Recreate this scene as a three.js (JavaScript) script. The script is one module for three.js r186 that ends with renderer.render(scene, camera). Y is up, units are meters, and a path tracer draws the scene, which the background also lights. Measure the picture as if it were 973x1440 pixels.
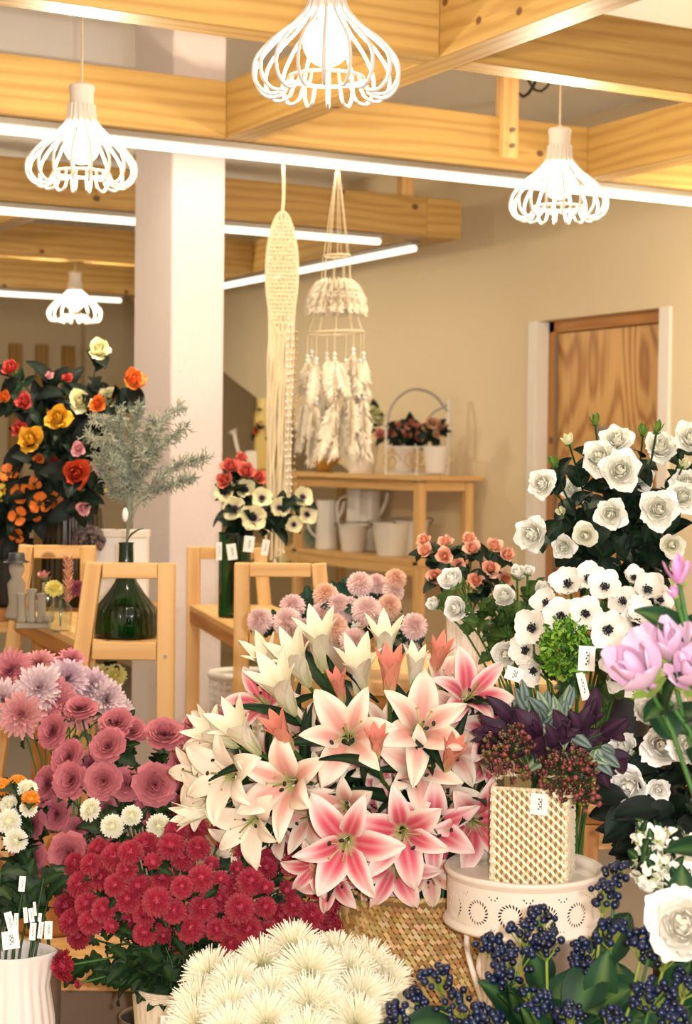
import * as THREE from 'three';
import { RoundedBoxGeometry } from 'three/addons/geometries/RoundedBoxGeometry.js';
import { mergeGeometries } from 'three/addons/utils/BufferGeometryUtils.js';
import { TessellateModifier } from 'three/addons/modifiers/TessellateModifier.js';
import { ImprovedNoise } from 'three/addons/math/ImprovedNoise.js';
import { RectAreaLightUniformsLib } from 'three/addons/lights/RectAreaLightUniformsLib.js';

// ---------------------------------------------------------------- camera, lights, exposure
// room axes: x runs across the shop towards the plaster wall with the door, -z runs down the shop, y is up
const YAW = 0.5027, PITCH = -0.0315, ROLL = 0.0114, FOCAL = 2400, EYE = 1.5;
const scene = new THREE.Scene();
scene.background = new THREE.Color(0x1b1d22);
const camera = new THREE.PerspectiveCamera(2 * Math.atan(720 / FOCAL) * 180 / Math.PI, 973 / 1440, 0.05, 60);
camera.position.set(0, EYE, 0);
camera.rotation.order = 'YXZ';
camera.rotation.set(PITCH, -YAW, ROLL);
camera.focus = 2.55;
camera.userData.fStop = 8;
scene.add(camera);
camera.updateMatrixWorld(true);
const renderer = new THREE.WebGLRenderer();
renderer.toneMapping = THREE.LinearToneMapping;
renderer.toneMappingExposure = 1.06;
renderer.shadowMap.enabled = true;
RectAreaLightUniformsLib.init();

const V = (x, y, z) => new THREE.Vector3(x, y, z);
const RIGHT = V(Math.cos(YAW), 0, Math.sin(YAW)), FWD = V(Math.sin(YAW), 0, -Math.cos(YAW)), UP = V(0, 1, 0);
const WARM = new THREE.Color().setRGB(1, 0.87, 0.66), WHITE_LED = new THREE.Color().setRGB(1, 0.90, 0.74);

// the photographer's flash, mounted beside the lens (the hard shadows fall just beside every petal)
const flash = new THREE.PointLight(new THREE.Color().setRGB(1, 0.96, 0.95), 11);
flash.position.set(0, EYE + 0.03, 0).addScaledVector(RIGHT, 0.06);
flash.castShadow = true; flash.shadow.radius = 1;
scene.add(flash);

// soft cool light from an unseen shop window, placed to light flowers and column
const unseenWindowLight = new THREE.RectAreaLight(new THREE.Color().setRGB(1, 0.95, 0.97), 3.6, 3.0, 2.0);
unseenWindowLight.position.set(1.0, 1.45, 2.44);
unseenWindowLight.lookAt(1.0, 1.45, -5);
unseenWindowLight.castShadow = true;
scene.add(unseenWindowLight);

// ---------------------------------------------------------------- helpers
let seed = 12345;
function rnd() { seed = (seed + 0x6D2B79F5) | 0; let t = Math.imul(seed ^ (seed >>> 15), 1 | seed); t = (t + Math.imul(t ^ (t >>> 7), 61 | t)) ^ t; return ((t ^ (t >>> 14)) >>> 0) / 4294967296; }
const rr = (a, b) => a + (b - a) * rnd();
const lerp = (a, b, t) => a + (b - a) * t, clamp = (x, a = 0, b = 1) => Math.min(b, Math.max(a, x));
const sm = (a, b, x) => { const t = clamp((x - a) / (b - a)); return t * t * (3 - 2 * t); };
const hex = h => { const c = new THREE.Color(h); return [c.r, c.g, c.b]; };
const mix = (a, b, t) => [lerp(a[0], b[0], t), lerp(a[1], b[1], t), lerp(a[2], b[2], t)];
const perlin = new ImprovedNoise();
const used = {};
function numbered(n) { const k = used[n] = (used[n] ?? -1) + 1; return k ? n + '_' + String(k).padStart(3, '0') : n; }
// a point of the place from where it is sighted and its distance down the view
function ray(px, py) { return V((px - 486.5) / FOCAL, (720 - py) / FOCAL, -1).applyMatrix4(new THREE.Matrix4().extractRotation(camera.matrixWorld)); }
function at(px, py, d) { return ray(px, py).multiplyScalar(d).add(camera.position); }
function onX(px, py, x) { const r = ray(px, py); return r.multiplyScalar(x / r.x).add(camera.position); }
function onZ(px, py, z) { const r = ray(px, py); return r.multiplyScalar(z / r.z).add(camera.position); }
function onY(px, py, y) { const r = ray(px, py); return r.multiplyScalar((y - EYE) / r.y).add(camera.position); }
const toCam = p => camera.position.clone().sub(p).normalize();

function mesh(name, geo, mat, parent) {
  const m = new THREE.Mesh(geo, mat); m.name = name; m.castShadow = true; m.receiveShadow = true;
  if (parent) parent.add(m);
  return m;
}
function thing(name, label, category, pos, group, turn = 0) {
  const o = new THREE.Group(); o.name = numbered(name); o.position.copy(pos); o.rotation.y = turn;
  o.userData = { label, category }; if (group) o.userData.group = group;
  scene.add(o); return o;
}
function struct(name, geo, mat, label, category = 'structure') {
  const m = mesh(name, geo, mat, scene); m.userData = { kind: 'structure' };
  if (label) { m.userData.label = label; m.userData.category = category; }
  return m;
}
function merge(list) {
  const keep = ['position', 'normal', 'uv', 'color'];
  const gs = list.map(g => { const h = g.index ? g.toNonIndexed() : g.clone(); return h; });
  const all = keep.filter(k => gs.every(g => g.attributes[k]));
  for (const g of gs) for (const k of Object.keys(g.attributes)) if (!all.includes(k)) g.deleteAttribute(k);
  return mergeGeometries(gs, false);
}
// box with rounded edges and uv in metres, grain along the longest side
function box(w, h, d, r = 0.003, seg = 1) {
  const g = r > 0 ? new RoundedBoxGeometry(w, h, d, seg, Math.min(r, w / 2.01, h / 2.01, d / 2.01)) : new THREE.BoxGeometry(w, h, d);
  boxUV(g, w >= h && w >= d ? 0 : h >= d ? 1 : 2); return g;
}
function boxUV(g, grain) {
  const p = g.attributes.position, n = g.attributes.normal, uv = g.attributes.uv, ou = rr(0, 5), ov = rr(0, 5);
  for (let i = 0; i < p.count; i++) {
    const c = [p.getX(i), p.getY(i), p.getZ(i)], a = [Math.abs(n.getX(i)), Math.abs(n.getY(i)), Math.abs(n.getZ(i))];
    const k = a.indexOf(Math.max(...a)); let ax = [0, 1, 2].filter(j => j !== k);
    if (ax[1] === grain) ax = [ax[1], ax[0]];
    uv.setXY(i, c[ax[0]] + ou, c[ax[1]] + ov + (ax[1] === 1 ? 0.13 : 0));
  }
}
function boxBetween(x0, y0, z0, x1, y1, z1, r = 0.003) {
  const g = box(Math.abs(x1 - x0), Math.abs(y1 - y0), Math.abs(z1 - z0), r); g.translate((x0 + x1) / 2, (y0 + y1) / 2, (z0 + z1) / 2); return g;
}
function tube(pts, r, segs = 12, rad = 6, closed = false) { return new THREE.TubeGeometry(new THREE.CatmullRomCurve3(pts, closed), segs, r, rad, closed); }
function rod(a, b, r, rad = 6, r2 = r) {
  const g = new THREE.CylinderGeometry(r2, r, a.distanceTo(b), rad, 1);
  g.applyQuaternion(new THREE.Quaternion().setFromUnitVectors(UP, b.clone().sub(a).normalize())); const m = a.clone().add(b).multiplyScalar(0.5); g.translate(m.x, m.y, m.z); return g;
}
// square timber from a to b
function bar(a, b, w, t, turn = 0) {
  const L = a.distanceTo(b), g = box(w, L, t, 0.003), y = b.clone().sub(a).normalize();
  const x = V(Math.cos(turn), 0, -Math.sin(turn)); const z = x.clone().cross(y).normalize(); x.copy(y.clone().cross(z));
  g.applyMatrix4(new THREE.Matrix4().makeBasis(x, y, z)); const m = a.clone().add(b).multiplyScalar(0.5); g.translate(m.x, m.y, m.z); return g;
}
function lathe(pts, seg = 32) { return new THREE.LatheGeometry(pts.map(p => new THREE.Vector2(Math.max(p[0], 1e-4), p[1])), seg); }
function paint(g, fn) {
  const p = g.attributes.position, c = new Float32Array(p.count * 3);
  for (let i = 0; i < p.count; i++) c.set(fn(p.getX(i), p.getY(i), p.getZ(i)), i * 3);
  g.setAttribute('color', new THREE.BufferAttribute(c, 3)); return g;
}

// ---------------------------------------------------------------- procedural textures and materials
function dataTex(w, h, fn, srgb = true) {
  const d = new Uint8Array(w * h * 4);
  for (let y = 0; y < h; y++) for (let x = 0; x < w; x++) { const c = fn(x / w, y / h); const i = (y * w + x) * 4; d[i] = clamp(c[0], 0, 255); d[i + 1] = clamp(c[1], 0, 255); d[i + 2] = clamp(c[2], 0, 255); d[i + 3] = 255; }
  const t = new THREE.DataTexture(d, w, h); t.wrapS = t.wrapT = THREE.RepeatWrapping; t.magFilter = THREE.LinearFilter; t.minFilter = THREE.LinearMipmapLinearFilter; t.generateMipmaps = true;
  if (srgb) t.colorSpace = THREE.SRGBColorSpace; t.needsUpdate = true; return t;
}
// noise that tiles over [0,1)
function tileNoise(u, v, fu, fv, s) {
  const a = u * fu, b = v * fv, n = (x, y) => perlin.noise(x + s, y + s * 1.7, s * 0.37);
  return lerp(lerp(n(a, b), n(a - fu, b), u), lerp(n(a, b - fv), n(a - fu, b - fv), u), v);
}
function pine(light, dark, knotCol, s, knotsN = 7) {
  const L = new THREE.Color(light), D = new THREE.Color(dark), K = new THREE.Color(knotCol), g = c => [c.r ** (1 / 2.2) * 255, c.g ** (1 / 2.2) * 255, c.b ** (1 / 2.2) * 255];
  const l = g(L), dk = g(D), kn = g(K), old = seed; seed = s * 7919;
  const ks = Array.from({ length: knotsN }, () => [rnd(), rnd(), rr(0.010, 0.018)]); seed = old;
  const W = 2, H = 0.5;   // metres covered
  const t = dataTex(1024, 256, (u, v) => {
    let off = 0, kk = 0;
    for (const [ku, kv, kr] of ks) {
      let du = Math.abs(u - ku); du = Math.min(du, 1 - du) * W; let dv = (v - kv); dv -= Math.round(dv); dv *= H;
      const q = Math.hypot(du / 2.4, dv); off += Math.sign(dv || 1) * 0.05 * Math.exp(-q * q / (kr * kr * 5));
      kk = Math.max(kk, 1 - sm(kr * 0.55, kr, Math.hypot(du / 1.3, dv)));
    }
    const y = v + off * 0.6 + tileNoise(u, v, 4, 4, s) * 0.06;
    let q = 0.5 + 0.5 * Math.sin((y * 26 + tileNoise(u, v, 3, 12, s + 3) * 1.4) * Math.PI * 2 * 0.5);
    q = 0.65 * q * q + 0.35 * (0.5 + tileNoise(u, v, 12, 90, s + 9) * 0.9);
    const f = tileNoise(u, v, 5, 3, s + 5) * 10;
    const c = mix(mix(l, dk, clamp(q)), kn, kk); return [c[0] + f, c[1] + f, c[2] + f];
  });
  t.repeat.set(1 / W, 1 / H); return t;
}
const noiseBump = dataTex(512, 512, (u, v) => { const q = 128 + 90 * tileNoise(u, v, 16, 16, 2) + 70 * tileNoise(u, v, 60, 60, 5) + 50 * tileNoise(u, v, 150, 150, 8); return [q, q, q]; }, false);
const clothBump = dataTex(256, 256, (u, v) => { const a = Math.sin(u * Math.PI * 64), b = Math.sin(v * Math.PI * 64); const q = 128 + 60 * (a * a > b * b ? a : b); return [q, q, q]; }, false);
const std = (color, roughness = 0.7, extra = {}) => new THREE.MeshStandardMaterial({ color, roughness, side: THREE.DoubleSide, ...extra });
const plaster = (c, rep = 1) => { const b = noiseBump.clone(); b.repeat.set(rep, rep); return std(c, 0.92, { bumpMap: b, bumpScale: 0.0015 }); };
const M = {
  wall: plaster('#e4d2ae', 1.2), ceiling: plaster('#f8f5f0', 0.8), column: plaster('#dbcdc9', 1.5),
  floor: std('#8a7f74', 0.55, { bumpMap: noiseBump, bumpScale: 0.0006 }),
  beam: [1, 2, 3].map(s => std('#ffffff', 0.55, { map: pine('#c29c56', '#a57d3c', '#664019', s) })),
  rack: [4, 5].map(s => std('#ffffff', 0.5, { map: pine('#e9c083', '#d7a562', '#9a6a35', s, 4) })),
  darkWood: std('#ffffff', 0.6, { map: pine('#c68a45', '#a86f33', '#6b4019', 6, 4) }),
  doorTrim: std('#efe6da', 0.5), white: std('#efebe4', 0.45), enamel: std('#ece6da', 0.25), lampWhite: std('#ddd5cb', 0.5), cable: std('#cbbd9e', 0.7),
  metal: std('#9a938a', 0.4, { metalness: 0.8 }), black: std('#161616', 0.5), brown: plaster('#7a6654'),
  tag: std('#f3f0ea', 0.6), cord: std('#d9c8a6', 0.9), cordDark: std('#b99d6c', 0.9), feather: std('#efe3cd', 0.95), bead: std('#efece6', 0.15), gold: std('#c9a24e', 0.35, { metalness: 0.6 }),
  petal: std('#ffffff', 0.62, { vertexColors: true }), leaf: new THREE.MeshPhysicalMaterial({ color: '#ffffff', roughness: 0.55, specularIntensity: 0.45, vertexColors: true, side: THREE.DoubleSide }), plain: std('#ffffff', 0.7, { vertexColors: true }),
  stem: std('#3f6a2c', 0.55), stemDark: std('#24421f', 0.55), stemYellow: std('#8d9a3c', 0.55),
  standPaint: std('#e9dccb', 0.45), straw: std('#ffffff', 0.6, { vertexColors: true }), blueBerry: std('#0f1d3c', 0.22), blueBerry2: std('#0a1126', 0.25),
  greenGlass: new THREE.MeshPhysicalMaterial({ color: '#9fd0b4', roughness: 0.05, transmission: 1, thickness: 0.02, ior: 1.5, attenuationColor: new THREE.Color('#1d6b45'), attenuationDistance: 0.008, side: THREE.DoubleSide }),
  smokeGlass: new THREE.MeshPhysicalMaterial({ color: '#5b4a30', roughness: 0.15, transmission: 0.6, thickness: 0.0, ior: 1.5, side: THREE.DoubleSide }),
  clearGlass: new THREE.MeshPhysicalMaterial({ color: '#f4f7f5', roughness: 0.04, transmission: 1, thickness: 0, ior: 1.45, side: THREE.DoubleSide }),
  led: std('#fff6e0', 0.5, { emissive: WHITE_LED, emissiveIntensity: 1.7 }), bulb: std('#fff3d6', 0.4, { emissive: new THREE.Color().setRGB(1, 0.90, 0.66), emissiveIntensity: 2.2 }),
  hessian: std('#d8cdb6', 0.9, { bumpMap: clothBump, bumpScale: 0.002 }), ribWhite: std('#e6ded6', 0.6),
};

// ---------------------------------------------------------------- the room shell
const SA = 7.6, WX = 4.35, LX = -2.2, ZF = 2.5, ZB = -12, CEIL = 2.95;
const floorTop = 0;
struct('floor', boxBetween(LX - 0.15, -0.12, ZF + 0.15, WX + 0.15, floorTop, ZB - 0.15, 0), M.floor);
struct('ceiling', boxBetween(LX - 0.15, CEIL, ZF + 0.15, WX + 0.15, CEIL + 0.12, ZB - 0.15, 0), M.ceiling);
const bulkEnd = onY(265, 112, EYE + 1.3);
struct('trim_1', boxBetween(LX, 2.8, -5.40, bulkEnd.x, CEIL, -5.95, 0.004), M.ceiling).name = 'trim_1';
const DZ0 = -5.33, DZ1 = -6.19, DH = 2.11;
struct('wall_right', merge([boxBetween(WX, 0, ZF, WX + 0.14, CEIL, DZ0, 0), boxBetween(WX, 0, DZ1, WX + 0.14, CEIL, -SA, 0), boxBetween(WX, DH, DZ0, WX + 0.14, CEIL, DZ1, 0)]), M.wall);
struct('wall_left', boxBetween(LX - 0.14, 0, ZF, LX, CEIL, ZB, 0), M.wall);
struct('wall_back', boxBetween(LX, 0, ZB - 0.14, WX, CEIL, ZB, 0), M.wall);
struct('wall_front', merge([boxBetween(LX, 0, ZF, WX, 0.45, ZF + 0.14, 0), boxBetween(LX, 2.45, ZF, WX, CEIL, ZF + 0.14, 0), boxBetween(LX, 0.45, ZF, -0.5, 2.45, ZF + 0.14, 0), boxBetween(2.5, 0.45, ZF, WX, 2.45, ZF + 0.14, 0)]), M.wall);
{
  const w = new THREE.Group(); w.name = 'window_1'; w.userData = { kind: 'structure' }; scene.add(w);  // shop window out of view, goes with the area light behind the camera
  mesh('window_frame', merge([-0.47, 1.0, 2.47].map(x => boxBetween(x - 0.03, 0.45, ZF + 0.03, x + 0.03, 2.45, ZF + 0.1)).concat([0.48, 2.42].map(y => boxBetween(-0.5, y - 0.03, ZF + 0.03, 2.5, y + 0.03, ZF + 0.1)))), M.white, w);
  for (const x of [-0.44, 1.03]) mesh('pane', boxBetween(x, 0.51, ZF + 0.06, x + 1.41, 2.39, ZF + 0.066, 0), M.clearGlass, w);
}
// plywood door in its reveal
{
  const ply = dataTex(512, 1024, (u, v) => {
    const q = tileNoise(u, v, 3, 2, 21) * 5 + tileNoise(u, v, 8, 3, 25) * 1.1 + v * 2 * 0; const w = 0.5 + 0.5 * Math.sin(q * 12 + tileNoise(u, v, 60, 4, 33) * 2.2);
    const s = tileNoise(u, v, 140, 7, 40) * 20, a = mix([214, 165, 98], [160, 104, 46], Math.pow(w, 2.6) * 0.8); const b = tileNoise(u, v, 2, 3, 50) * 26; return [a[0] + s + b, a[1] + s + b * 0.9, a[2] + s + b * 0.6];
  });
  ply.repeat.set(1 / 0.86, 1 / 2.11);
  const d = new THREE.Group(); d.name = 'door_1'; d.userData = { kind: 'structure' }; scene.add(d);
  const leaf = mesh('door_leaf', new THREE.BoxGeometry(0.04, DH - 0.06, 0.76), std('#ffffff', 0.5, { map: ply }), d);
  { const g = leaf.geometry, p = g.attributes.position, uv = g.attributes.uv; for (let i = 0; i < p.count; i++) uv.setXY(i, p.getZ(i), p.getY(i)); }
  leaf.position.set(WX + 0.09, (DH - 0.06) / 2 + 0.005, -5.745);
  mesh('door_frame', merge([boxBetween(WX + 0.06, 0, DZ1, WX + 0.13, DH, DZ1 + 0.05), boxBetween(WX + 0.06, DH - 0.05, DZ0, WX + 0.13, DH, DZ1)]), M.darkWood, d);
  mesh('jamb', boxBetween(WX - 0.012, 0, DZ0 + 0.055, WX + 0.13, DH, DZ0 - 0.012), M.doorTrim, d);
  mesh('jamb', boxBetween(WX - 0.012, 0, DZ1 + 0.012, WX + 0.058, DH, DZ1 - 0.05), M.doorTrim, d);
  mesh('threshold_strip', boxBetween(WX + 0.055, 0.02, DZ1 + 0.062, WX + 0.066, DH - 0.06, DZ1 + 0.07, 0), M.metal, d);
  const h = onX(857, 610, WX + 0.065);
  mesh('latch_plate', boxBetween(WX + 0.055, h.y - 0.03, h.z - 0.07, WX + 0.072, h.y + 0.03, h.z + 0.07), M.metal, d);
}
// the plaster wall is cut open under the stair: a sloping soffit over a deep unlit recess
{
  const prism = (pts, x0, depth) => { const g = new THREE.ExtrudeGeometry(new THREE.Shape(pts.map(p => new THREE.Vector2(...p))), { depth, bevelEnabled: false }); g.rotateY(Math.PI / 2); g.translate(x0, 0, 0); return g; };
  const m = mesh('staircase', merge([prism([[SA, 1.33], [SA, CEIL], [11.9, CEIL], [11.9, 2.90]], WX, 0.14), prism([[SA, 1.33], [SA, 1.45], [11.6, 2.92], [11.9, 2.90]], WX + 0.14, 1.2),
    boxBetween(WX, 0, -11.9, WX + 0.14, CEIL, ZB, 0), boxBetween(WX + 1.34, -0.12, -SA, WX + 1.46, CEIL, ZB, 0), boxBetween(WX + 0.14, -0.12, -SA + 0.12, WX + 1.46, CEIL, -SA, 0), boxBetween(WX + 0.14, -0.12, -11.9, WX + 1.46, CEIL, ZB, 0), boxBetween(WX, -0.12, -SA, WX + 1.34, 0, -11.9, 0)]), M.wall, scene); m.userData = { kind: 'structure' };
}
// upright boards on the far wall
for (let k = 0; k < 9; k++) { const x = 2.6 + k * 0.2; const m = mesh(numbered('wall_board'), boxBetween(x, 0.02, ZB + 0.05, x + 0.09, 2.3, ZB + 0.002), M.beam[k % 3], scene); m.userData = { kind: 'structure' }; }

// column
const colFront = -4.78;
const colA = onZ(239, 600, colFront).x, colB = onZ(314, 600, colFront).x, colZ = onX(187, 600, colA).z;
struct('column', boxBetween(colA, 0, colFront, colB, CEIL, colZ, 0.006), M.column);

// ---------------------------------------------------------------- timber ceiling frame
const LEDPOWER = 12, BB = 2.435, BT = 2.60;
function beam(x0, z0, x1, z1, k = 0, y0 = BB, y1 = BT) { const m = mesh(numbered('ceiling_beam'), boxBetween(x0, y0, z0, x1, y1, z1, 0.004), M.beam[k % 3], scene); m.userData = { kind: 'structure' }; return m; }
beam(LX, -3.41, 2.11, -3.50, 0); beam(2.2, -3.41, WX, -3.50, 1); 
beam(LX, -4.59, 2.11, -4.70, 2); beam(2.2, -4.59, 3.42, -4.70, 1); beam(3.52, -4.59, WX, -4.70, 0);
beam(2.11, 2.0, 2.20, -4.70, 1); beam(0.4, 2.0, 0.49, -3.41, 0); 
beam(3.42, -3.50, 3.52, -4.70, 2);
beam(LX, -6.16, 3.76, -6.30, 2); beam(3.76, -6.16, 3.93, -9.45, 0); beam(LX, -7.85, 3.76, -7.94, 1); beam(LX, -9.33, 3.76, -9.45, 2); beam(2.11, -6.30, 2.2, -7.85, 0);
// hangers that carry the frame
for (const [px, py, z] of [[719, 165, -4.57], [574, 252, -6.2]]) {
  const p = onZ(px, py, z); const m = mesh(numbered('beam_hanger'), boxBetween(p.x - 0.03, BB + 0.03, z, p.x + 0.03, CEIL, z - 0.045), M.rack[0], scene); m.userData = { kind: 'structure' };
  mesh('bolt', new THREE.CylinderGeometry(0.008, 0.008, 0.02, 8).rotateX(Math.PI / 2).translate(p.x, BB + 0.07, z + 0.004), M.metal, m);
  mesh('bolt', new THREE.CylinderGeometry(0.008, 0.008, 0.02, 8).rotateX(Math.PI / 2).translate(p.x, BB + 0.12, z + 0.004), M.metal, m);
}
{ // loose black wires on the ceiling
  const a = onZ(735, 136, -5.0), b = onZ(772, 122, -5.0), c = onZ(700, 150, -5.0);
  const o = thing('ceiling_cable', 'thin black cable looped under the white ceiling behind the timber beams', 'cable', V(b.x, CEIL, -5));
  mesh('wire', tube([V(0, 0, 0), a.clone().sub(o.position).setY(a.y - CEIL), V(c.x - b.x, 0, 0)], 0.006, 16, 5), M.black, o);
  mesh('wire', tube([V(0.08, 0, 0), V(a.x - b.x + 0.05, a.y - CEIL + 0.02, 0.02), V(c.x - b.x + 0.06, 0, 0)], 0.005, 16, 5), M.black, o);
}
// light strips under the beams
function ledStrip(x0, z0, x1, z1, label) {
  const L = Math.hypot(x1 - x0, z1 - z0), alongX = Math.abs(x1 - x0) > Math.abs(z1 - z0), c = V((x0 + x1) / 2, 0, (z0 + z1) / 2);
  const o = thing('light_strip', label, 'light', V(c.x, BB - 0.032, c.z), undefined, alongX ? 0 : Math.PI / 2);
  mesh('channel', box(L, 0.018, 0.05, 0.002).translate(0, 0.022, 0), M.metal, o);
  mesh('diffuser', new THREE.CapsuleGeometry(0.014, L - 0.03, 4, 10).rotateZ(Math.PI / 2), M.led, o);
  const l = new THREE.RectAreaLight(WHITE_LED, LEDPOWER, L, 0.03); l.position.set(c.x, BB - 0.052, c.z); l.rotation.order = 'YXZ'; l.rotation.set(-Math.PI / 2, alongX ? 0 : Math.PI / 2, 0); l.castShadow = true; scene.add(l);
}

ledStrip(LX + 0.05, -4.65, WX - 0.05, -4.65, 'long white light strip that runs in front of the plaster column');
ledStrip(LX + 0.05, -6.20, 3.56, -6.20, 'white light strip behind the column ending short of the frame corner');
ledStrip(3.79, -6.30, 3.79, -9.30, 'white light strip under the frame edge along the door wall');
ledStrip(LX + 0.05, -9.38, 3.65, -9.38, 'farthest white light strip above the round lamp and staircase');

// ---------------------------------------------------------------- pendant lamps
const ribGeo = tube([V(0.030, 0.150, 0), V(0.034, 0.115, 0), V(0.060, 0.082, 0), V(0.100, 0.050, 0), V(0.129, 0.012, 0), V(0.128, -0.022, 0), V(0.108, -0.043, 0), V(0.082, -0.040, 0), V(0.067, -0.014, 0)], 0.0034, 26, 6);
const neckGeo = lathe([[0.004, 0.205], [0.012, 0.2], [0.028, 0.196], [0.031, 0.192], [0.031, 0.184], [0.029, 0.181], [0.0285, 0.15], [0.030, 0.13], [0.036, 0.105], [0.034, 0.104], [0.026, 0.13], [0.024, 0.16], [0.004, 0.17]], 28);
const cageRing = new THREE.TorusGeometry(0.067, 0.0036, 6, 40).rotateX(Math.PI / 2).translate(0, -0.014, 0);
const bulbGeo = new THREE.SphereGeometry(0.043, 24, 16).translate(0, 0.05, 0);
function lamp(x, y, z, label) {
  const o = thing('pendant_lamp', label, 'lamp', V(x, y, z));
  mesh('lamp_neck', neckGeo, M.lampWhite, o);
  for (let k = 0; k < 18; k++) mesh('rib', ribGeo, M.lampWhite, o).rotation.y = k / 18 * Math.PI * 2;
  mesh('ring', cageRing, M.lampWhite, o);
  mesh('bulb', bulbGeo, M.bulb, o);
  mesh('cord', rod(V(0, 0.2, 0), V(0, CEIL - y, 0), 0.003), M.cable, o);
  mesh('ceiling_cap', lathe([[0.001, CEIL - y - 0.03], [0.03, CEIL - y - 0.028], [0.04, CEIL - y]], 20), M.lampWhite, o);
  const l = new THREE.PointLight(WARM, 2.5); l.position.set(x, y + 0.05, z); l.castShadow = true; l.shadow.radius = 2; scene.add(l);
}
lamp(1.44, EYE + 0.69, -2.71, 'white cage pendant lamp hung in front of the first timber beam');
lamp(1.42, EYE + 0.69, -3.92, 'white cage pendant lamp hanging before the long light strip beside the column');
lamp(2.70, EYE + 0.69, -3.75, 'white cage pendant lamp hanging before the plaster wall and door');
lamp(2.84, EYE + 0.69, -7.92, 'small distant cage pendant lamp above the orange and yellow roses');
lamp(1.20, EYE + 0.69, -6.45, 'unseen cage pendant lamp lighting the ceiling beyond the long light strip');  // out of view, placed to light the ceiling beside the column
lamp(3.90, EYE + 0.69, -4.15, 'unseen cage pendant lamp lighting the ceiling near the plaster wall and door');  // hangs outside the frame, brightens the ceiling and door wall

// ---------------------------------------------------------------- petals, blooms, leaves
// one petal or leaf: grows from the origin, leaning from the +y axis outwards (+x) by a0..a1 radians, wrapped round the axis when wrap > 0
function sheet({ L, W, a0, a1, pow = 1, prof, cup = 0, fold = 0, ruf = 0, rufN = 3, nu = 8, nv = 4, wrap = 0, r0 = 0.001, col, tip = 0, ph = 0 }) {
  const pos = [], colr = [], idx = []; let r = r0, y = 0;
  for (let i = 0; i <= nu; i++) {
    const u = i / nu, a = lerp(a0, a1, Math.pow(u, pow)); const w = W / 2 * prof(u);
    if (i > 0) { const am = lerp(a0, a1, Math.pow(u - 0.5 / nu, pow)); r += Math.sin(am) * L / nu; y += Math.cos(am) * L / nu; }
    for (let j = 0; j <= nv; j++) {
      const v = -1 + 2 * j / nv, off = cup * v * v * w + fold * Math.abs(v) * w + ruf * L * Math.sin(v * rufN * 2 + ph + u * 2) * sm(0.4, 1, u);
      const l = v * w, back = tip * L * v * v * u * u;
      let R = r - Math.cos(a) * off - Math.sin(a) * back, Y = y + Math.sin(a) * off - Math.cos(a) * back, X = R, Z = l;
      if (wrap > 0) { const rho = Math.max(Math.abs(r), 0.35 * W * (1 - wrap) + 0.004), f = l / rho; X = R - rho + rho * Math.cos(f) ; Z = rho * Math.sin(f); X = lerp(R, X, wrap); Z = lerp(l, Z, wrap); }
      pos.push(X, Y, Z); const c = col(u, v); colr.push(c[0], c[1], c[2]);
    }
  }
  const n = nv + 1;
  for (let i = 0; i < nu; i++) for (let j = 0; j < nv; j++) { const k = i * n + j; idx.push(k, k + n, k + 1, k + 1, k + n, k + n + 1); }
  const g = new THREE.BufferGeometry(); g.setAttribute('position', new THREE.Float32BufferAttribute(pos, 3)); g.setAttribute('color', new THREE.Float32BufferAttribute(colr, 3));
  g.setIndex(idx); g.computeVertexNormals(); return g;
}
const P = {
  lily: u => Math.pow(Math.sin(Math.PI * Math.pow(clamp(u * 0.985 + 0.012), 0.85)), 0.75) * 0.98 + 0.02,
  round: u => Math.pow(Math.sin(Math.PI * (0.10 + 0.80 * Math.pow(u, 0.85))), 0.6) * (u > 0.999 ? 0.75 : 1) * sm(-0.25, 0.3, u),
  fan: u => (0.25 + 0.75 * sm(0, 0.75, u)) * (1 - 0.28 * sm(0.8, 1, u)),
  strap: u => (0.45 + 0.55 * sm(0, 0.5, u)) * (1 - 0.75 * sm(0.6, 1, u)),
  ovate: u => Math.pow(Math.sin(Math.PI * Math.pow(clamp(u * 0.99 + 0.005), 0.72)), 0.85) + 0.015,
  lance: u => Math.pow(Math.sin(Math.PI * Math.pow(clamp(u * 0.99 + 0.005), 0.6)), 0.9) + 0.02,
  lobed: u => (Math.sin(Math.PI * Math.pow(clamp(u * 0.98 + 0.01), 0.6)) + 0.03) * (0.55 + 0.45 * Math.abs(Math.cos(u * Math.PI * 3.2 + 0.4))),
};
const flat = h => { const c = hex(h); return () => c; };
const bottomTip = (a, b, k = 1) => { const A = hex(a), B = hex(b); return u => mix(A, B, Math.pow(u, k)); };

// every bloom prototype is a Group 'bloom' with petals as meshes, or one mesh when its petals are too small to pick apart
function bloomGroup(parts) { const g = new THREE.Group(); g.name = 'bloom'; for (const [name, geo, mat, ry = 0] of parts) { const m = mesh(name, geo, mat, g); m.rotation.y = ry; } return g; }
const rotY = (g, a) => g.clone().rotateY(a);

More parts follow.
